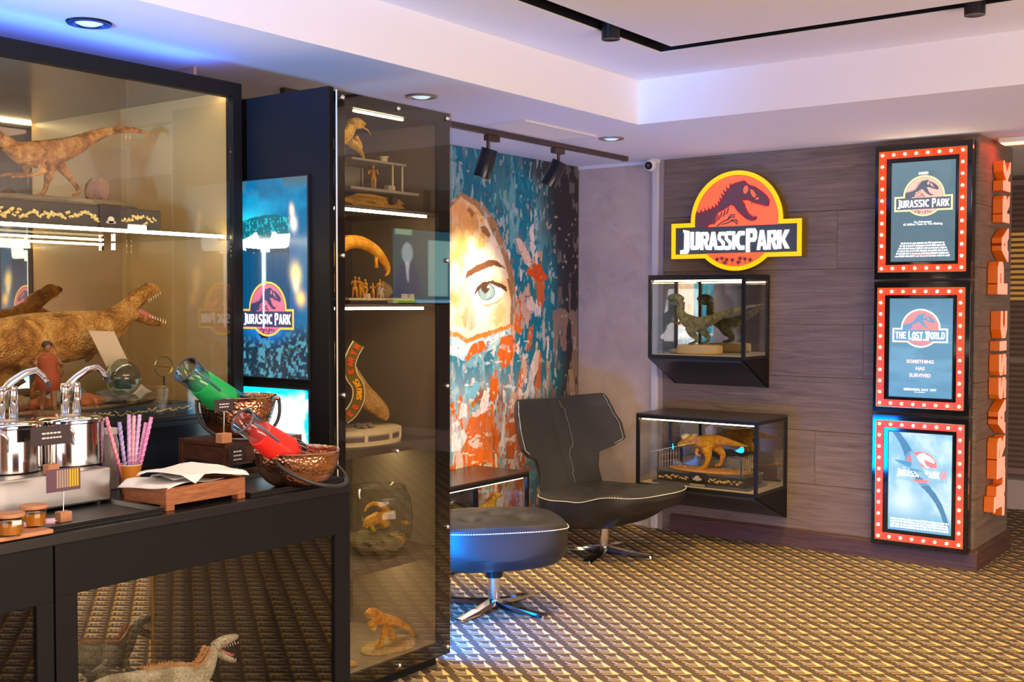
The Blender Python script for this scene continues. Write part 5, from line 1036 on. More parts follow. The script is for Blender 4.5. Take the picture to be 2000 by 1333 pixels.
    blend(im, rest & (d1 < .27) & (gx < .75), srgb(168, 92, 50), .35); blend(im, rest & (d2 > .70) & (Z < 1.3) & (gx < .6), srgb(246, 236, 220), .7); blend(im, rest & (d3 > .78), srgb(214, 196, 178), .5); blend(im, rest & (d2 < .25) & (Z > 1.2) & (gx < .7), srgb(16, 92, 112), .6)
    im *= (.82+.36*fbm(Y*40, Z*14, 73, 3))[..., None]
    return nu, nv, im
nu, nv, im = mural()
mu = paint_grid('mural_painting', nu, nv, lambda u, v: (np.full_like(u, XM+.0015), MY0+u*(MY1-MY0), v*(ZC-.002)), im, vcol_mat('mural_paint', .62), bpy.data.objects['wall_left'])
mu['label'] = 'painted mural of a veiled face in teal, orange and cream'
# ================================================================== THINGS ON THE COUNTER
ZT_ = .93
oak = wood_mat('warm_oak', srgb(120, 70, 42), srgb(156, 98, 62), srgb(184, 124, 84), 6, 60); dkw = wood_mat('dark_crate_wood', srgb(58, 34, 26), srgb(84, 52, 38), srgb(104, 66, 48), 6, 60); pine = mat('light_wood_block', srgb(196, 136, 96), .6, var=.12, vscale=60)
white_p = mat('white_paper', (.78, .76, .74), .8); cardk = mat('dark_card', srgb(54, 44, 48), .5); txt = mat('card_white_text', (.75, .74, .74), .6); wire = mat('thin_wire', (.6, .58, .56), .3, metal=1)
def tray(label, x0, x1, y0, y1):
    cx, cy = (x0+x1)/2, (y0+y1)/2; root = thing('tray', label, 'tray', (cx, cy, ZT_)); m = mat('black_tray', (.02, .02, .02), .35)
    obj('tray_floor', MB().bbox(x0-cx, x1-cx, y0-cy, y1-cy, 0, .006, .002), m, root); r = MB(); h = .017
    def pt(a, b): return (a-cx, b-cy)
    ring = [(x0, y0), (x1, y0), (x1, y1), (x0, y1)]; ins = .012; vs = []
    for k, (dx, z) in enumerate(((0, .004), (-.006, h), (.004, h), (ins, .006))):
        for (a, b), (sx, sy) in zip(ring, ((1, 1), (-1, 1), (-1, -1), (1, -1))): vs.append((a-cx+sx*dx, b-cy+sy*dx, z))
    obj('rim', r.add(vs, [(4*k+i, 4*k+(i+1) % 4, 4*k+4+(i+1) % 4, 4*k+4+i) for k in range(3) for i in range(4)]), m, root)
tray('long black tray under the pump dispenser and the jars', -3.50, -2.825, 1.15, 2.088); tray('black tray under the front copper bowl', -3.14, -2.825, 2.425, 2.830)
# ---- pump dispenser: steel housing with two pots
root = thing('pump_dispenser', 'stainless steel pump dispenser with two round pots on the black tray', 'dispenser', (-3.26, 1.70, ZT_+.006)); L = root.location; zt = 1.046-L.z
obj('housing', MB().bbox(-.19, .19, -.46, .385, .010, zt, .006), steel, root)
for x in (-.17, .17):
    for y in (-.43, .35): obj('foot', MB().lathe([(.012, 0), (.012, .012), (.008, .012)], 12, (x, y, 0)), black, root)
for px, py in ((135, 1), (10, 2), (-118, 3)):
    y = P(0, -3.25, px, 870).y-L.y; x = .01; R = .104; zb = zt; zh = P(0, -3.25, 135, 818).z-L.z
    pot = obj('pot', MB().lathe([(R-.006, zb), (R, zb+.004), (R, zh-.010), (R+.005, zh-.006), (R+.005, zh), (R-.002, zh+.002)], 48, (x, y, 0)), mat('pot_steel', (.50, .48, .47), .12, metal=1), root); auto_smooth(pot, 40)
    lid = obj('lid', MB().lathe([(R, zh+.001), (R-.01, zh+.008), (R-.03, zh+.011), (.04, zh+.012), (.038, zh+.018), (0, zh+.019)], 48, (x, y, 0)), chrome, pot); auto_smooth(lid, 40)
    for dy in (-.012, .028): obj('pump_tube', MB().lathe([(.013, zh+.012), (.013, zh+.105), (.011, zh+.112), (0, zh+.112)], 16, (x, y+dy, 0)), chrome, pot, smooth=True)
    sp = [(x, y-.016, zh+.085), (x+.004, y+.02, zh+.125), (x+.008, y+.06, zh+.150), (x+.010, y+.095, zh+.158), (x+.012, y+.118, zh+.138), (x+.014, y+.130, zh+.118)]
    obj('spout', MB().tube(sp, [.013, .012, .011, .010, .009, .008], 12), chrome, pot, smooth=True); obj('nozzle', MB().tube([sp[-1], (x+.016, y+.137, zh+.106)], [.0085, .007], 10), mat('nozzle_grey', (.05, .05, .07), .4), pot)
    tl = obj('toggle_clip', MB().tube([(x+R+.004, y+.02-.10, zh-.004), (x+R+.012, y-.06, zh-.03), (x+R+.006, y-.055, zh-.07)], [.005, .006, .003], 8), chrome, pot, smooth=True)
def card_holder(label, at, z0, card_z, w, h, lines, yaw=0, mcard=None, blk=.030, group=None):
    root = thing('table_sign', label, 'sign', (at[0], at[1], z0), yaw, group); obj('block', MB().bbox(-blk*.5, blk*.5, -blk*.6, blk*.6, 0, blk*.95, .002), pine, root)
    obj('wire', MB().tube([(0, 0, blk*.9), (0, .002, card_z-h*.5)], .0012, 5), wire, root); obj('clip', MB().tube([(0, .006*math.cos(a), card_z-h*.45+.006*math.sin(a)) for a in np.linspace(0, 2*PI, 14)], .001, 4, False), wire, root)
    cd_ = obj('card', MB().bbox(.001, .003, -w/2, w/2, card_z-h/2, card_z+h/2, .0005), mcard or cardk, root)
    r = random.Random(len(label))
    for i in range(lines):
        zc = card_z+h*.12-i*h*.24; mb = MB(); a = -w*.24
        while a < w*.24:
            l = r.uniform(.006, .012); mb.box(.003, .0034, a, min(a+l, w*.26), zc-h*.045, zc+h*.045); a += l+.0025
        obj('text_line', mb, txt, cd_)
    return root
q = P(0, -3.085, 100, 925); card_holder('dark table sign with two text lines in front of the pots', (-3.085, q.y), 1.047, P(0, -3.085, 107, 850).z-1.047, .125, .056, 2)
pq = P(2, ZT_+.006, 124, 1019); ph = card_holder('table sign with purple and gold picture card on a wooden block', (pq.x, pq.y), ZT_+.006, P(0, pq.x, 118, 938).z-ZT_-.006, .105, .064, 0, mcard=mat('plum_card', srgb(96, 66, 84), .4))
pm = MB(); pm.box(.003, .0036, -.022, .048, .10, .13)
for i in range(9):
    gz = P(0, pq.x, 118, 938).z-ZT_-.006; obj('picture_flute', MB().box(.003, .0042, -.022+i*.0078, -.0165+i*.0078, gz-.022, gz+.028), (mat('gold_picture', srgb(214, 176, 40), .4) if i > 4 else mat('silver_picture', srgb(170, 150, 140), .3)), ph)
# ---- jars on a board, rolls
pb = P(2, ZT_+.006, 95, 1040); bd = tag(obj('serving_board', MB().bbox(-.10, .085, -.26, .0, 0, .012, .004), pine, loc=(pb.x-.06, pb.y, ZT_+.006)), 'small pale wooden board carrying the two lidded jars', 'board')
for lab, px, py in (('glass jar of amber preserve with flat wooden lid, nearer the plum card', 66, 1028), ('glass jar of amber preserve with flat wooden lid and paper tag', 20, 1046)):
    p = P(2, ZT_+.018, px, py); root = thing('jar', lab, 'jar', (p.x, p.y, ZT_+.018)); g_ = obj('glass', MB().lathe([(.0, .0), (.030, .0), (.033, .006), (.033, .042), (.029, .050), (.027, .050), (.031, .041), (.031, .007), (.0, .004)], 28), glass_mat('jar_glass', (.93, .92, .86), 1.5, 1), root, smooth=True)
    obj('contents', MB().lathe([(0, .005), (.030, .005), (.0302, .034), (0, .036)], 24), mat('amber_preserve', srgb(190, 120, 12), .3, var=.3, vscale=60), root); obj('lid', MB().lathe([(.0, .049), (.036, .049), (.037, .053), (.036, .058), (.0, .060)], 30), pine, root)
    if px < 40: obj('paper_tag', MB().bbox(.0335, .0345, -.014, .012, .030, .042, .0003), white_p, root)
for lab, px, py, rz in (('lilac candle roll lying by the jars, nearer the board edge', 55, 1024, .25), ('lilac candle roll lying by the wooden block', 92, 1020, -.5)):
    p = P(2, ZT_+.026, px, py); root = thing('candle_roll', lab, 'candle', (p.x, p.y, ZT_+.0185), rz); auto_smooth(obj('wax', MB().tube([(0, -.02, .0085), (0, .02, .0085)], .0085, 14), mat('lilac_wax', srgb(206, 168, 196), .5), root), 50); obj('wick', MB().tube([(0, .02, .0085), (0, .024, .009)], .001, 4), white_p, root)
# ---- cup of straws
p = P(0, -3.20, 254, 925); root = thing('straw_cup', 'orange paper cup holding glittery pink and purple straws', 'cup', (-3.20, p.y, ZT_+.0005)); ct = P(0, -3.20, 254, 908).z-ZT_
auto_smooth(obj('cup', MB().lathe([(.0, 0), (.026, 0), (.036, ct), (.034, ct), (.025, .004), (0, .004)], 32), mat('orange_paper_cup', srgb(226, 140, 40), .6), root), 50); obj('cup_rim', MB().tube([(.036*math.cos(a), .036*math.sin(a), ct) for a in np.linspace(0, 2*PI, 32)], .002, 6, False), mat('cream_cup_rim', srgb(240, 220, 190), .5), root)
for i, (px, py, bx_, c) in enumerate(((207, 815, 246, (236, 130, 160)), (233, 825, 250, (150, 140, 210)), (252, 810, 252, (196, 150, 210)), (262, 812, 256, (226, 160, 170)), (273, 810, 258, (200, 160, 220)), (296, 815, 262, (230, 120, 190)), (285, 826, 260, (214, 140, 200)))):
    tp = P(0, -3.20+.012*((i % 3)-1), px, py); bp = P(0, -3.20, bx_, 930); o_ = Vector(root.location); a = tp-o_; b_ = bp-o_; b_.z = .008
    sm_ = mat('straw_%d' % i, srgb(*c), .25, spec=.6, coat=.5); st = obj('straw', MB().tube([b_, a], .0062, 10), sm_, root, smooth=True)
    hx = MB(); d = a-b_; s1 = d.cross(Vector((1, 0, 0))).normalized(); s2 = d.cross(s1).normalized(); hx.tube([b_.lerp(a, .35+.62*k/70)+s1*.0064*math.cos(k*.75)+s2*.0064*math.sin(k*.75) for k in range(71)], .0011, 4); obj('spiral_stripe', hx, mat('straw_stripe', srgb(246, 214, 236), .3), st)
p = P(0, -3.34, 200, 905); root = thing('small_bottle', 'small clear lidded bottle behind the steel pots', 'bottle', (-3.34, p.y+.03, ZT_+.0005)); hb = P(0, -3.34, 203, 838).z-ZT_; obj('glass', MB().lathe([(0, 0), (.026, 0), (.028, .006), (.028, hb*.75), (.022, hb*.86), (.022, hb*.9), (0, hb*.9)], 24), mat('frosty_bottle', srgb(150, 140, 140), .15, spec=.6), root, smooth=True); obj('cap', MB().lathe([(0, hb*.9), (.024, hb*.9), (.024, hb), (0, hb)], 24), mat('bottle_cap', (.6, .58, .56), .4), root)
# ---- napkin box
bx0, bx1, by0, by1 = -3.045, -2.838, 2.112, 2.412; root = thing('napkin_box', 'open wooden box on short feet filled with loose white paper sheets', 'box', ((bx0+bx1)/2, (by0+by1)/2, ZT_+.0005)); hx_, hy_ = (bx1-bx0)/2, (by1-by0)/2
for a in ((-hx_, -hx_+.012, -hy_, hy_), (hx_-.012, hx_, -hy_, hy_), (-hx_+.012, hx_-.012, -hy_, -hy_+.012), (-hx_+.012, hx_-.012, hy_-.012, hy_)): obj('side_board', MB().bbox(*a, .016, .068, .0015), oak, root)
for x in (-hx_, hx_-.03):
    for y in (-hy_, hy_-.03): obj('foot', MB().bbox(x, x+.03, y, y+.03, 0, .016, .001), oak, root)
obj('bottom_board', MB().box(-hx_+.012, hx_-.012, -hy_+.012, hy_-.012, .016, .024), oak, root)
def sheet(seed, cx, cy, w, h, rz, z, amp):
    n = 26; vs = []; fs = []; r = random.Random(seed); f1, f2, ph_ = r.uniform(14, 22), r.uniform(10, 18), r.uniform(0, 6)
    for i in range(n+1):
        for j in range(n+1):
            x, y = (i/n-.5)*w, (j/n-.5)*h; X_, Y_ = cx+x*math.cos(rz)-y*math.sin(rz), cy+x*math.sin(rz)+y*math.cos(rz)
            d = max(0, max(abs(X_)-hx_*.95, abs(Y_)-hy_*.95)); vs.append((X_, Y_, z+amp*(math.sin(x*f1+ph_)+math.sin(y*f2+ph_*2)+.5*math.sin((x+y)*30))-d*.55))
    for i in range(n):
        for j in range(n): a = i*(n+1)+j; fs.append((a, a+1, a+n+2, a+n+1))
    return MB().add(vs, fs)
for s_, cx, cy, w_, h_, rz, z in ((1, -.01, -.045, .21, .24, .15, .074), (2, .0, .05, .20, .25, -.25, .088), (3, -.01, .0, .19, .26, .5, .100)):
    o = tag(obj('paper_sheet', sheet(s_, cx, cy, w_, h_, rz, z, .0045), white_p, loc=(root.location.x, root.location.y, ZT_), smooth=True), ('white paper sheet sagging over the front left rim of the napkin box', 'white paper sheet between two others in the napkin box', 'topmost white paper sheet in the wooden napkin box')[s_-1], 'paper', 'paper sheets in the napkin box'); md = o.modifiers.new('t', 'SOLIDIFY'); md.thickness = .0006
# ---- crate and two copper bowls with scoops
cp = P(2, 1.06, 440, 867); cx1, cy0 = cp.x, cp.y; root = thing('wooden_crate', 'dark wooden slatted crate carrying the rear copper bowl', 'crate', (cx1-.13, cy0+.18, ZT_+.0005)); hx_, hy_, hh = .13, .18, 1.06-ZT_-.0005
obj('top_board', MB().bbox(-hx_, hx_, -hy_, hy_, hh-.014, hh, .002), dkw, root)
for x in (-hx_, hx_-.022):
    for y in (-hy_, hy_-.022): obj('corner_post', MB().bbox(x, x+.022, y, y+.022, 0, hh-.014, .0015), dkw, root)
for z0, z1 in ((.004, .030), (.058, hh-.016)):
    obj('side_slat', MB().bbox(-hx_+.022, hx_-.022, -hy_+.003, -hy_+.013, z0, z1, .0015), dkw, root); obj('side_slat', MB().bbox(hx_-.013, hx_-.003, -hy_+.022, hy_-.022, z0, z1, .0015), dkw, root); obj('side_slat', MB().bbox(-hx_+.003, -hx_+.013, -hy_+.022, hy_-.022, z0, z1, .0015), dkw, root)
cop = NT('hammered_copper'); vo = cop.node('ShaderNodeTexVoronoi'); cop.put(vo.inputs['Vector'], cop.coord()); vo.inputs['Scale'].default_value = 95; cop.put(cop.b.inputs['Base Color'], (.62, .33, .20)); cop.set(Metallic=1., Roughness=.20); cop.bump(vo.outputs[0], .55, .004); cop = cop.m
popc = mat('popcorn_fill', srgb(214, 170, 70), .7, var=.4, vscale=80)
def bowl(label, c, z, R, H, fill, fm_, hang):
    root = thing('copper_bowl', label, 'bowl', (c[0], c[1], z), 0); pr = [(.0, 0), (R*.42, 0)]+[(R*(.42+.58*math.sin(t*PI/2)), H*(1-math.cos(t*PI/2))) for t in np.linspace(.12, 1, 14)]; pi_ = [(max(r-.003, 0), z_+.002) for r, z_ in pr[::-1]]
    o = obj('bowl', MB().lathe(pr+[(R+.002, H+.001), (R, H+.003)]+pi_[0:-1]+[(0, .003)], 64), cop, root, smooth=True); obj('rim', MB().tube([(R*math.cos(a), R*math.sin(a), H+.001) for a in np.linspace(0, 2*PI, 64)], .003, 6, False), mat('copper_rim', (.80, .52, .36), .15, metal=1), root)
    rb = R*.96; obj('contents', MB().lathe([(0, H*.55), (R*.5, H*.60), (R*.86, H*.55), (0, H*.50)], 32), fm_, root)
    hd = MB(); pts = []
    for t in np.linspace(0, 1, 26):
        a = hang+PI*t; pts.append(((R+.010)*math.cos(a)*(1+.10*math.sin(PI*t)), (R+.010)*math.sin(a)*(1+.10*math.sin(PI*t)), H-.012-(H-.02)*math.sin(PI*t)**.8))
    obj('bail_handle', hd.tube(pts, .0065, 10), mat('dark_handle', (.03, .028, .03), .3), root, smooth=True)
    for a in (hang, hang+PI): obj('handle_ear', MB().ball(((R+.006)*math.cos(a), (R+.006)*math.sin(a), H-.012), .009, 10), cop, root)
    return root
b2 = P(2, ZT_+.02, 583, 945); z2_ = ZT_+.0065; bowl('copper hammered bowl with dark handle and red scoop at the counter end', (b2.x-.045, b2.y+.035), z2_, .142, .118, 1, mat('red_candy', srgb(206, 30, 24), .4, var=.3, vscale=90), -1.25)
b1c = (cx1-.115, cy0+.155); bowl('copper hammered bowl with green scoop on the wooden crate', b1c, 1.0605, .136, .150, 1, popc, -2.2)
def scoop(label, ax, val, a, ra, b, rb, col, fr_):
    """clear scoop lying tilted: mouth end a, narrow end b, given as photo points; filled part in colour"""
    A_, B_ = P(ax, val, *a), P(ax, val, *b); k = ppm(ax, val, *a); d = (B_-A_); l = d.length; root = thing('candy_scoop', label, 'scoop', B_[:]); root.rotation_euler = (A_-B_).to_track_quat('Z', 'Y').to_euler()
    R0, R1 = ra*k, rb*k
    obj('shell', MB().lathe([(R1*.9, 0), (R1, .004), (R0*.86, l*.55), (R0, l), (R0-.002, l), (R0*.86-.002, l*.55), (R1-.002, .006)], 36, close=False), glass_mat('scoop_plastic', (.86, .90, .94), 1.45, 2.2), root, smooth=True)
    obj('rim', MB().tube([(R0*math.cos(t), R0*math.sin(t), l) for t in np.linspace(0, 2*PI, 40)], .0035, 6, False), mat('scoop_rim', (.08, .08, .10), .2), root); rf = R1+(R0-R1)*fr_
    obj('fill', MB().lathe([(0, .004), (R1-.004, .006), (rf*.93-.003, l*fr_), (0, l*(fr_+.10))], 32), mat('scoop_'+label.split()[0], srgb(*col), .35, emit=srgb(*col), es=.10), root)
    obj('handle', MB().tube([(R0*.95, 0, l*.95), (R0*1.25, 0, l*.80), (R0*1.2, 0, l*.5), (R0*.86, 0, l*.40)], .004, 8), mat('scoop_handle', (.08, .16, .24), .3), root, smooth=True)
    return root
scoop('green candy in a clear scoop leaning out of the rear copper bowl', 0, b1c[0]+.01, (362, 722), 27, (452, 796), 38, (30, 160, 80), .66)
scoop('red candy in a clear scoop leaning out of the front copper bowl', 0, b2.x-.03, (474, 822), 26, (570, 895), 40, (226, 40, 30), .66)
q = P(0, cx1-.02, 432, 866); card_holder('dark table sign with two text lines in front of the rear copper bowl', (cx1-.018, q.y+.01), 1.0605, P(0, cx1-.018, 443, 792).z-1.0605, .085, .042, 2, blk=.036)
q = P(0, cx1+.025, 462, 905); card_holder('dark table sign with three text lines leaning before the crate', (cx1+.028, q.y), ZT_+.0005, P(0, cx1+.028, 466, 886).z-ZT_, .075, .058, 3, blk=.022)
# ================================================================== FIGURINES IN THE TOWER
def mini_human(root, base, h, m, yaw=0, arms=.5, lean=0., stride=.12, name='human_figure'):
    """small standing figure as one continuous mesh"""
    mb = MB(); H = h
    hip, neck = Vector((0, 0, .50*H)), Vector((lean*H, 0, .83*H)); mb.tube([hip+Vector((0, 0, -.02*H)), hip.lerp(neck, .45), hip.lerp(neck, .85), neck], [.085*H, .08*H, .10*H, .045*H], 10); mb.ball(neck+Vector((lean*.15*H, 0, .095*H)), .068*H, 10, (1, .85, 1.2))
    for s in (1, -1):
        mb.tube([hip+Vector((0, s*.05*H, 0)), Vector((s*stride*.5*H+.02*H, s*.07*H, .27*H)), Vector((s*stride*H, s*.08*H, .03*H)), Vector((s*stride*H+.07*H, s*.085*H, .02*H))], [.072*H, .052*H, .036*H, .03*H], 8)
        sh = neck+Vector((-.0, s*.12*H, -.05*H)); mb.tube([sh, sh+Vector((.06*H*arms, s*.07*H, -.15*H)), sh+Vector((.26*H*arms, s*.06*H, -.24*H+.26*H*arms))], [.042*H, .034*H, .024*H], 8)
    mb.xf(Matrix.Translation(base) @ Matrix.Rotation(yaw, 4, 'Z')); me = remesh(mb, max(h/70, .0012), 2); me.materials.append(m); me.name = name; o = bpy.data.objects.new(name, me); C.objects.link(o); o.parent = root; return o
XT_ = -3.275
def tower_root(label, px, zs): p = P(0, XT_, px, 500); return thing('diorama_figurine', label, 'figurine', (XT_, p.y, zs+.0005))
grey_s = mat('grey_resin', srgb(150, 144, 130), .6, var=.1, vscale=30); fig_o = skin_mat('orange_resin', srgb(190, 124, 10), srgb(222, 158, 22), srgb(236, 186, 60), 60, bump=.2); cream_s = mat('cream_resin', srgb(206, 190, 150), .6); rub = mat('yellow_rubble', srgb(196, 150, 50), .85, var=.5, vscale=120, bump=.8)
# top shelf: yellow raptor on a two-storey set
root = tower_root('amber raptor figurine standing over a grey two-storey set, topmost tower shelf', 700, SH[1]); L = root.location
def wz(px, py): return W(root, 0, XT_, px, py)
zA, zB, zC_ = wz(700, 318).z, wz(700, 374).z, 0
y0_, y1_ = wz(652, 320).y, wz(759, 326).y; yb1 = wz(784, 378).y
obj('rubble_base', MB().rock(((0), (wz(660, 385).y+wz(780, 385).y)/2, zB*.42), .05, (1.5, (wz(780, 385).y-wz(660, 385).y)/.1, zB*.5/.05), .16, 6, 3), rub, root)
obj('lower_slab', MB().bbox(-.10, .10, wz(650, 374).y, yb1, zB-.006, zB+.006, .002), grey_s, root); obj('upper_slab', MB().bbox(-.10, .10, y0_, y1_, zA-.006, zA+.003, .002), grey_s, root); obj('back_wall', MB().bbox(-.10, -.09, y0_, wz(735, 340).y, zB+.006, zA-.006, .001), grey_s, root)
for px in (737, 756): obj('post', MB().tube([(.085, wz(px, 340).y, zB+.006), (.085, wz(px, 340).y, zA-.006)], .0042, 8), cream_s, root)
for px in (737, 756): obj('post', MB().tube([(-.085, wz(px, 340).y, zB+.006), (-.085, wz(px, 340).y, zA-.006)], .0042, 8), cream_s, root)
obj('bucket', MB().lathe([(0, 0), (.013, 0), (.015, .022), (.020, .026), (.020, .029), (0, .028)], 18, (.04, wz(736, 315).y, zA+.003)), cream_s, root); obj('small_crate', MB().bbox(.03, .056, wz(739, 360).y, wz(753, 360).y, zB+.006, zB+.032, .003), cream_s, root); obj('side_box', MB().bbox(-.05, 0, wz(727, 360).y, wz(735, 360).y, zB+.006, zB+.045, .003), grey_s, root); obj('tunnel', MB().lathe([(.010, 0), (.017, .0), (.017, .02), (.010, .02)], 16).xf(Matrix.Translation((.078, wz(737, 380).y, zB*.55)) @ Matrix.Rotation(PI/2, 4, 'Y')), mat('tunnel_brown', srgb(70, 50, 40), .6), root)
mini_human(root, Vector((.05, wz(712, 366).y, zB+.006)), (zA-zB)*.86, fig_o, -.9, 1.0, .06, .16)
b = creature(root, 0, XT_, [[(618, 298, 3), (632, 291, 5), (648, 284, 9), (664, 276, 12), (676, 266, 12.5), (683, 256, 11.5), (686, 246, 11)], [(686, 243, 11), (695, 238, 9), (704, 240, 6.5), (713, 242.5, 3)], [(690, 248, 6), (701, 248, 4), (711, 249, 2)], [(708, 249, 1.4), (719, 255, 1.3), (724, 265, .9)], [(676, 278, 9, .02), (690, 290, 7, .025), (698, 302, 4, .025), (703, 314, 3.2, .025), (712, 317, 2.2, .025)], [(668, 280, 9, -.02), (678, 294, 6, -.025), (676, 306, 4, -.025), (678, 316, 3.2, -.025), (688, 318, 2.2, -.025)], [(686, 268, 4.5, .025), (693, 282, 3.4, .03), (697, 291, 2, .03)], [(684, 268, 4.5, -.02), (690, 282, 3, -.02), (688, 290, 2, -.02)]], amber_skin)
eyes(b, 0, XT_, root, 696, 234, .003, .013)
# second shelf: arched golden tail over small people
root = tower_root('golden arched dinosaur over a crowd of tiny people, tower shelf beside the mural', 715, SH[2]); L = root.location
b = creature(root, 0, XT_, [[(630, 548, 16), (634, 524, 17), (646, 500, 17), (664, 481, 16), (684, 473, 14), (704, 474, 13), (722, 482, 12), (738, 495, 11), (750, 511, 9), (757, 525, 6.5), (757, 534, 4), (752, 539, 1.8)], [(640, 535, 14, .03), (642, 556, 10, .035), (638, 572, 7, .035)], [(733, 479, 3.5), (734, 500, 3.5), (735, 524, 4)]], skin_mat('golden_resin', srgb(206, 132, 10), srgb(236, 166, 26), srgb(246, 190, 70), 24, rough=.35, bump=.4))
yb0, yb1 = wz(645, 572).y, wz(777, 572).y; obj('base', MB().bbox(-.11, .11, yb0, yb1, 0, .014, .003), base_dk, root); obj('base_top', MB().bbox(-.10, .10, yb0+.004, wz(768, 572).y, .014, .024, .003), cream_s, root)
for px in (684, 757, 770): obj('gate_block', MB().prism([(-.010, 0), (.010, 0), (.0065, .030), (-.0065, .030)], 0, .085, .105).xf(Matrix.Translation((0, wz(px, 570).y, .012))), cream_s, root)
obj('base_badge', MB().bbox(.106, .114, wz(718, 570).y, wz(738, 570).y, .002, .018, .002), rockg, root); obj('rock', MB().rock((.0, wz(748, 548).y, .048), .034, (1.2, 1, 1.3), .22, 14), rock_m, root)
for i, (px, hh_, yw, ar, mm) in enumerate(((677, .086, -.6, .8, fig_o), (687, .084, -1.2, .9, fig_o), (700, .076, -1.6, 1., fig_o), (713, .062, -1.0, .4, fig_o), (725, .078, -.4, .2, fig_o), (716, .052, -.2, .5, mat('grey_blue_resin', srgb(150, 156, 176), .6)), (730, .050, .2, .5, mat('pale_resin', srgb(200, 190, 180), .6)), (693, .06, -1.0, .6, fig_o))):
    mini_human(root, Vector((.045 if i != 5 else .07, wz(px, 560).y, .024)), hh_, mm, yw, ar, .08, .14)
# third shelf: leg and tail on a round drum base with a lettered ribbon
root = tower_root('tan dinosaur with curling lettered ribbon on a round drum base', 715, SH[3]); L = root.location
yc = wz(702, 850).y; R = abs(wz(770, 850).y-yc); hb = wz(760, 828).z; DX = Matrix.Translation((0, yc, 0)) @ Matrix.Diagonal((.125/R, 1, 1, 1))
dr = obj('drum_base', MB().lathe([(0, 0), (R, 0), (R*1.0, hb*.18), (R*.95, hb*.25), (R*.95, hb*.62), (R*1.0, hb*.70), (R*1.0, hb*.92), (R*.93, hb), (0, hb)], 56).xf(DX), mat('ivory_drum', srgb(214, 196, 150), .5, var=.08), root); auto_smooth(dr, 35)
obj('drum_panel', MB().lathe([(R*.955, hb*.28), (R*.965, hb*.45), (R*.955, hb*.60)], 56).xf(DX), mat('drum_panel_brown', srgb(96, 80, 70), .6), root)
for k in range(9):
    a = k*2*PI/9+.3; obj('drum_pillar', MB().bbox(-.006, .006, -.008, .008, hb*.2, hb*.95, .002).xf(Matrix.Translation((.121*math.cos(a), yc+R*.97*math.sin(a), 0)) @ Matrix.Rotation(a, 4, 'Z')), MATS['ivory_drum'], root)
b = creature(root, 0, XT_, [[(622, 650, 10), (634, 672, 18), (648, 694, 23), (668, 716, 24), (690, 740, 19), (710, 765, 17), (728, 784, 17), (744, 802, 16), (752, 812, 11), (748, 817, 6)], [(700, 770, 14), (716, 792, 9), (736, 806, 6)]], skin_mat('tan_resin', srgb(176, 128, 60), srgb(206, 158, 84), srgb(220, 180, 112), 20), squash=.8)
for i in range(10):
    r = random.Random(i+400); obj('rubble', MB().rock((r.uniform(-.03, .07), yc+r.uniform(-.04, .08), hb+.008), r.uniform(.008, .016), (1.3, 1.3, .7), .25, i, 1), rockg if i % 2 else rock_m, root)
XR = XT_+.075; rib = [(700, 672), (690, 690), (683, 712), (687, 735), (698, 752), (701, 770), (697, 788), (686, 806), (672, 818)]; rib_d = dense([(x, y, 1, 0) for x, y in rib], 5); rl = []; rr_ = []
for i, p in enumerate(rib_d):
    a = rib_d[max(i-1, 0)]; c = rib_d[min(i+1, len(rib_d)-1)]; tx, ty = c[0]-a[0], c[1]-a[1]; l = math.hypot(tx, ty); nx, ny = ty/l, -tx/l; ww_ = 11.
    rl.append(W(root, 0, XR, p[0]+nx*ww_, p[1]+ny*ww_)); rr_.append(W(root, 0, XR, p[0]-nx*ww_, p[1]-ny*ww_))
def ribmesh(sc, dx):
    mb = MB(); vs = []; n = len(rl)
    for a, b_ in zip(rl, rr_):
        c = (a+b_)/2; vs += [(c+(a-c)*sc+Vector((dx, 0, 0)))[:], (c+(b_-c)*sc+Vector((dx, 0, 0)))[:], (c+(a-c)*sc+Vector((dx-.0015, 0, 0)))[:], (c+(b_-c)*sc+Vector((dx-.0015, 0, 0)))[:]]
    fs = [f for i in range(n-1) for f in ((4*i, 4*i+1, 4*i+5, 4*i+4), (4*i+2, 4*i+6, 4*i+7, 4*i+3), (4*i, 4*i+4, 4*i+6, 4*i+2), (4*i+1, 4*i+3, 4*i+7, 4*i+5))]+[(0, 2, 3, 1), (4*n-4, 4*n-3, 4*n-1, 4*n-2)]
    return mb.add(vs, fs)
obj('ribbon_edge', ribmesh(1.12, 0), mat('ribbon_cream', srgb(240, 226, 190), .5), root); obj('ribbon', ribmesh(.95, .0012), mat('ribbon_olive', srgb(112, 92, 20), .5), root)
red_t = mat('ribbon_red_text', srgb(236, 72, 16), .5, emit=srgb(236, 72, 16), es=.15); yel_t = mat('ribbon_yellow_text', srgb(246, 170, 20), .5, emit=srgb(246, 170, 20), es=.15)
def along(txt, i0, i1, m):
    n = len(txt)
    for k, c in enumerate(txt):
        t = i0+(i1-i0)*(k+.5)/n; i = int(t); a = (rl[i]+rr_[i])/2; d = ((rl[min(i+2, len(rl)-1)]+rr_[min(i+2, len(rl)-1)])/2-(rl[max(i-2, 0)]+rr_[max(i-2, 0)])/2); wv = d.length*0+.0195*1.0
        up = (rl[i]-rr_[i]).normalized(); rt = -d.normalized(); nn = Vector((1, 0, 0)); mb = glyph(MB(), c, -.0085, .0085, -.014, .014, -.0008, .0008) if c in GLY else None
        if mb is None: continue
        M4 = Matrix.Identity(4)
        for q in range(3): M4[q][0] = rt[q]; M4[q][1] = -nn[q]; M4[q][2] = -up[q] if False else up[q]*-1; M4[q][3] = (a+Vector((.0022, 0, 0)))[q]
        obj('ribbon_letter', mb.xf(M4), m, root)
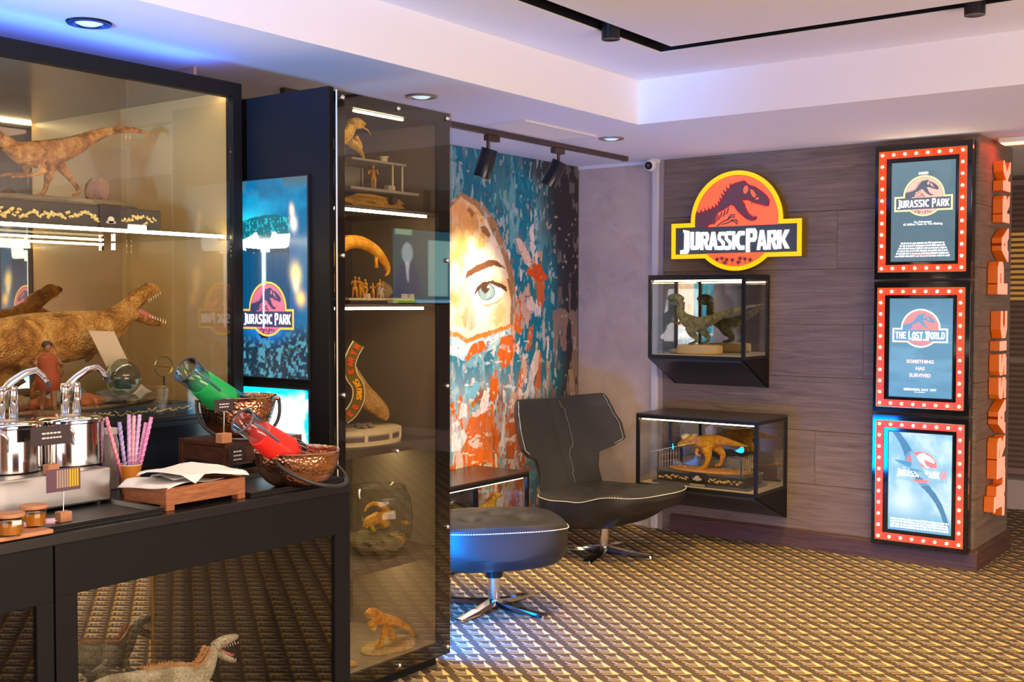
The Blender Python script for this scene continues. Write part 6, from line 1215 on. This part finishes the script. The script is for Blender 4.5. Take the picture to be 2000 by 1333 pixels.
along('HTRAE', 1, 15, red_t); along('SRUAS', 17, 29, yel_t); along('DE', 31, 38, red_t)
# fourth shelf: glass bowl garden with orange dinosaur
root = tower_root('round glass bowl garden of succulents with a small orange dinosaur', 735, SH[4]); L = root.location
yc = wz(738, 1050).y; rb = abs(wz(782, 1050).y-yc); obj('bowl', MB().lathe([(0, 0), (rb*.6, 0), (rb*.98, rb*.45), (rb*1.06, rb*1.0), (rb*.98, rb*1.65), (rb*.80, rb*2.0), (rb*.78, rb*2.0), (rb*.96, rb*1.64), (rb*1.04, rb*1.0), (rb*.96, rb*.46), (rb*.58, .003), (0, .003)], 44, (0, yc, 0)), glass_mat('terrarium_glass', (.96, .97, .95), 1.45, 1.0), root, smooth=True)
obj('soil', MB().rock((0, yc, rb*.35), rb*.85, (1, 1, .40), .08, 3, 3), mat('gravel_soil', srgb(130, 116, 84), .9, var=.5, vscale=140, bump=.8), root); lg = obj('log_slice', MB().lathe([(0, -.012), (.020, -.012), (.020, .012), (0, .0125)], 20).xf(Matrix.Translation((rb*.72, yc+rb*.12, rb*.40)) @ Matrix.Rotation(PI/2, 4, 'Y')), mat('log_brown', srgb(196, 120, 62), .6, var=.3, vscale=90), root)
for i, (dy, dx, z, s_, c) in enumerate(((-.65, .3, .75, .75, (110, 156, 40)), (-.15, .65, .60, .6, (206, 166, 30)), (.62, .55, .80, .85, (226, 170, 30)), (.25, .75, .55, .5, (150, 170, 60)), (-.5, .7, .45, .5, (96, 130, 40)), (.0, .2, .7, .6, (120, 150, 50)))):
    mb = MB(); base = Vector((dx*rb, yc+dy*rb, z*rb))
    for k in range(34):
        a, e = k*2.4, .15+1.3*((k*.37) % 1); leaf(mb, base, (math.cos(a)*math.cos(e), math.sin(a)*math.cos(e), math.sin(e)), .032*s_*(1.1-.3*e), .0040*s_, .05, 2)
    obj('succulent', mb, mat('succulent_%d' % i, srgb(*c), .5, var=.25, vscale=80), root)
b = creature(root, 0, XT_, [[(712, 1000, 1.5), (716, 992, 3), (726, 985, 4), (738, 985, 5), (748, 991, 7), (754, 998, 8), (752, 1004, 8)], [(750, 1000, 7), (758, 1000, 6), (766, 1003, 3)], [(738, 1012, 12), (728, 1016, 11), (718, 1020, 9), (712, 1032, 5)], [(752, 1006, 8), (745, 1014, 11), (750, 1024, 9), (758, 1022, 6)], [(722, 1024, 6), (728, 1036, 5), (732, 1048, 5)], [(748, 1022, 6), (744, 1038, 5), (742, 1048, 4)]], fig_o)
# bottom shelf: golden dinosaur on a rock
root = tower_root('amber big-headed dinosaur figurine on a flat rock at the tower foot', 752, .105); L = root.location
b = creature(root, 0, XT_, [[(802, 1257, 1.2), (807, 1249, 3), (805, 1239, 4.6), (798, 1230, 6), (787, 1222, 7.5), (774, 1216, 9.5), (760, 1213, 11.5), (748, 1211, 12), (739, 1207, 11.5)], [(740, 1205, 11), (732, 1200, 11), (724, 1198, 10), (718, 1203, 7)], [(738, 1213, 9), (729, 1217, 7), (720, 1221, 4.5)], [(742, 1222, 9, .03), (737, 1238, 7, .035), (733, 1251, 4.8, .035), (728, 1259, 4.6, .035), (720, 1263, 2.8, .035)], [(757, 1222, 9, -.01), (769, 1238, 6.5, -.015), (771, 1249, 4.6, -.015), (772, 1256, 4.2, -.015), (781, 1258, 2.6, -.015)], [(726, 1222, 4, .02), (722, 1229, 3, .025), (717, 1227, 2, .025)]], vivid_skin)
eyes(b, 0, XT_, root, 723, 1195, .003, .016); zf_ = wz(740, 1262).z; slab(root, .02, (wz(708, 1270).y+wz(798, 1270).y)/2, .09, abs(wz(798, 1270).y-wz(708, 1270).y)*.52, 0, max(zf_, .012)+.004, mat('speckled_rock', srgb(176, 146, 92), .85, var=.5, vscale=130, bump=.7), 12)
p = P(0, -3.2, 683, 1298); tag(obj('yellow_stone', MB().rock((0, 0, .012), .022, (1, 1.1, .6), .18, 5), rub, loc=(-3.2, p.y, .1055)), 'small speckled yellow stone at the edge of the lowest tower shelf', 'stone')
# candle tube and bracket of the fourth shelf
p = P(0, -3.40, 842, 890); tag(obj('paper_roll', MB().tube([(0, -.035, 0), (0, .035, .0)], .011, 14), mat('cream_roll', srgb(226, 206, 150), .5), loc=(-3.40, 3.66, SH[4]+.011)), 'small cream paper roll lying on the fourth tower shelf', 'roll')
# small doll among the rubble of the showcase
p = P(0, -3.72, 92, 745); root = thing('doll_figurine', 'small orange-clad doll figurine with dark hair among the rubble in the showcase', 'figurine', (-3.715, p.y, 1.172)); hd_ = P(0, -3.72, 85, 668).z-1.172
mini_human(root, Vector((0, 0, 0)), hd_, skin_mat('doll_orange', srgb(130, 84, 50), srgb(160, 108, 70), srgb(180, 130, 92), 14, bump=.1), -.5, .6, .0, .08); obj('hair', MB().ball((-.004, 0, hd_*.955), hd_*.075, 12, (1, 1.05, .8)), mat('dark_hair', (.02, .015, .012), .5), root, smooth=True); obj('tunic', MB().lathe([(.045, hd_*.30), (.040, hd_*.5), (.032, hd_*.62), (.036, hd_*.76), (.016, hd_*.83)], 20), mat('doll_tunic', srgb(158, 66, 24), .7, var=.2, vscale=80), root, smooth=True); obj('stand', MB().lathe([(.05, -.02), (.045, 0), (0, 0)], 20), rock_m, root)
# ================================================================== TRACK SPOTS, CAMERA, SCREEN ACROSS THE HALL
XTR = -3.965; ztr = ZC-.004
root = thing('track_rail', 'thin brown ceiling rail carrying two spotlights before the mural', 'light track', (XTR, 5.2, ZC)); obj('rail', MB().bbox(-.017, .017, -1.6, 1.40, -.030, -.001, .002), mat('bronze_rail', srgb(74, 58, 50), .4), root); obj('end_cap', MB().bbox(-.019, .019, 1.40, 1.435, -.032, -.001, .002), mat('rail_cap', srgb(96, 78, 70), .4), root)
def track_spot(label, px, py, bx, by, aim, adp):
    top = P(2, ZC-.032, px, py); y = top.y; root = thing('track_spotlight', label, 'spotlight', (XTR, y, ZC-.032)); bz = mat('bronze_spot', srgb(84, 66, 58), .35, metal=.3); k = adp
    obj('adapter', MB().bbox(-.017, .017, -.055, .055, -.034, -.001, .003), bz, root); auto_smooth(obj('stem', MB().tube([(0, -.035*k, -.034), (0, -.035*k, -.085), (0, -.030*k, -.10)], .010, 12), bz, root), 50)
    pv = Vector((0, -.030*k, -.10)); d = Vector(aim).normalized(); Mx = Matrix.Translation(pv) @ d.to_track_quat('Z', 'X').to_matrix().to_4x4()
    auto_smooth(obj('barrel', MB().lathe([(0, -.02), (.046, -.02), (.048, -.016), (.048, .045), (.0485, .046), (.0485, .142), (.044, .145), (.040, .130), (0, .128)], 36).xf(Mx), mat('black_spot_barrel', (.02, .024, .03), .22, metal=.4), root), 40)
    obj('lens', MB().lathe([(0, .130), (.039, .131)], 24).xf(Mx), mat('spot_lens', (1, .9, .7), .3, emit=(1, .85, .6), es=6), root)
    lp = Vector(root.location)+pv+d*.16; spot('track_spot_lamp', lp, lp+d, 62, (1, .80, .52), 82, .7, .035)
track_spot('black cylinder track spotlight nearer the tower cabinet', 966, 264, 0, 0, (-.30, -.10, -1), 1); track_spot('black cylinder track spotlight nearer the wall corner', 1096, 289, 0, 0, (-.44, -.24, -1), -.2)
# dome camera on the plaster wall
p = P(1, YW-.05, 1274, 322); root = thing('security_camera', 'small white dome security camera at the top of the plaster wall', 'camera', (p.x, YW-.03, p.z)); wp = mat('white_plastic', (.8, .79, .78), .35)
auto_smooth(obj('mount', MB().bbox(-.042, .042, -.05, .028, .010, .050, .012), wp, root), 50); auto_smooth(obj('ball', MB().ball((0, -.045, -.005), .043, 24), wp, root), 60); Mx = Matrix.Translation((.004, -.082, -.012)) @ Matrix.Rotation(PI/2+.15, 4, 'X')
auto_smooth(obj('lens_ring', MB().lathe([(0, .006), (.022, .006), (.027, 0), (.027, -.008), (0, -.008)], 28).xf(Mx), mat('camera_black', (.01, .01, .012), .12), root), 40); auto_smooth(obj('lens', MB().lathe([(0, .010), (.010, .008), (.012, .006)], 20).xf(Mx), mat('camera_lens', (.10, .10, .13), .05), root), 40)
# television across the hall, seen as a reflection in the tower glass
def tv_paint(u, v):
    im = np.zeros(u.shape+(3,)); im[:] = srgb(40, 96, 110); blend(im, (u > .0) & (u < .52) & (v > .10) & (v < .88), srgb(150, 200, 196)); blend(im, (u > .05) & (u < .24) & (v > .1) & (v < .60), srgb(70, 120, 150)); blend(im, (((u-.15)/.09)**2+((v-.66)/.12)**2 < 1), srgb(190, 200, 200))
    blend(im, inpoly(u, v, [(.62, .1), (.98, .1), (.95, .45), (.84, .60), (.74, .58), (.66, .42)]), srgb(20, 70, 120)); blend(im, (((u-.81)/.075)**2+((v-.68)/.14)**2 < 1), srgb(176, 200, 210)); blend(im, inpoly(u, v, [(.78, .56), (.84, .56), (.80, .25)]), srgb(220, 230, 235)); blend(im, (v < .05) & (u < .7), srgb(120, 190, 230)); blend(im, (v < .05) & (u >= .7), srgb(130, 190, 40)); blend(im, (v > .92) & (u > .75) & (u < .97), srgb(180, 220, 180), .8); return im
n1_, n2_ = 90, 60; uu, vv = np.meshgrid(np.linspace(0, 1, n1_), np.linspace(0, 1, n2_))
xw = .3; pa = P(0, -2*3.107-xw, 768, 520); pb_ = P(0, -2*3.107-xw, 890, 520); zt1 = P(0, -2*3.107-xw, 820, 450).z; zt0 = P(0, -2*3.107-xw, 820, 592).z; ty0, ty1 = pa.y, pb_.y+.12
root = thing('television', 'large television hanging from the ceiling beyond the free corner', 'television', (xw, (ty0+ty1)/2, (zt0+zt1)/2)); hw_, hh_ = (ty1-ty0)/2, (zt1-zt0)/2
obj('cabinet', MB().bbox(0, .06, -hw_-.02, hw_+.02, -hh_-.02, hh_+.02, .006), black, root); paint_grid('display', n1_, n2_, lambda u, v: (np.full_like(u, -.001), hw_-u*2*hw_, -hh_+v*2*hh_), tv_paint(uu, vv), vcol_mat('television_picture', .2, emit=4.0), root); obj('ceiling_bracket', MB().box(.015, .05, -.03, .03, hh_, ZC-root.location.z-.001), black, root)
# ---- glass partition with blinds past the free corner
root = thing('partition_window', 'framed partition window with horizontal blind slats beyond the free corner', 'window', (-2.0, YP+.055, .25)); fm2 = mat('partition_frame', srgb(150, 128, 124), .4)
for a, b in ((-.75, -.71), (.0, .03), (.75, .79)): obj('mullion', MB().bbox(a, b, -.03, 0, 0, 2.25, .003), fm2, root)
for z in (0, .85, 2.2): obj('transom', MB().bbox(-.75, .79, -.03, 0, z, z+.045, .003), fm2, root)
obj('pane', MB().box(-.71, .75, -.010, -.006, .04, 2.2), glass, root); sl_ = MB().bbox(-.70, .74, -.004, .0, 0, .022, .001).mesh('slat')
sm1, sm2 = mat('slat_brown', srgb(150, 120, 104), .5), mat('slat_reflection_tint', srgb(226, 178, 96), .5, emit=srgb(226, 160, 70), es=.25); sl2 = sl_.copy(); sl_.materials.append(sm1); sl2.materials.append(sm2)  # second slat colour glows gold to imitate warm reflections
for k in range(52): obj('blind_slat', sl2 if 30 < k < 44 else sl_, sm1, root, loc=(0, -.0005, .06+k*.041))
p = P(2, ZC-.01, 1990, 272); root = thing('exit_light', 'small red glowing ceiling lamp beyond the free corner', 'lamp', (p.x, p.y, ZC)); obj('body', MB().bbox(-.10, .10, -.06, .06, -.03, -.001, .006), wp, root); obj('glow', MB().bbox(-.09, .09, -.05, .05, -.036, -.03, .003), mat('red_glow', (1, .1, .05), .4, emit=(1, .06, .03), es=22), root)
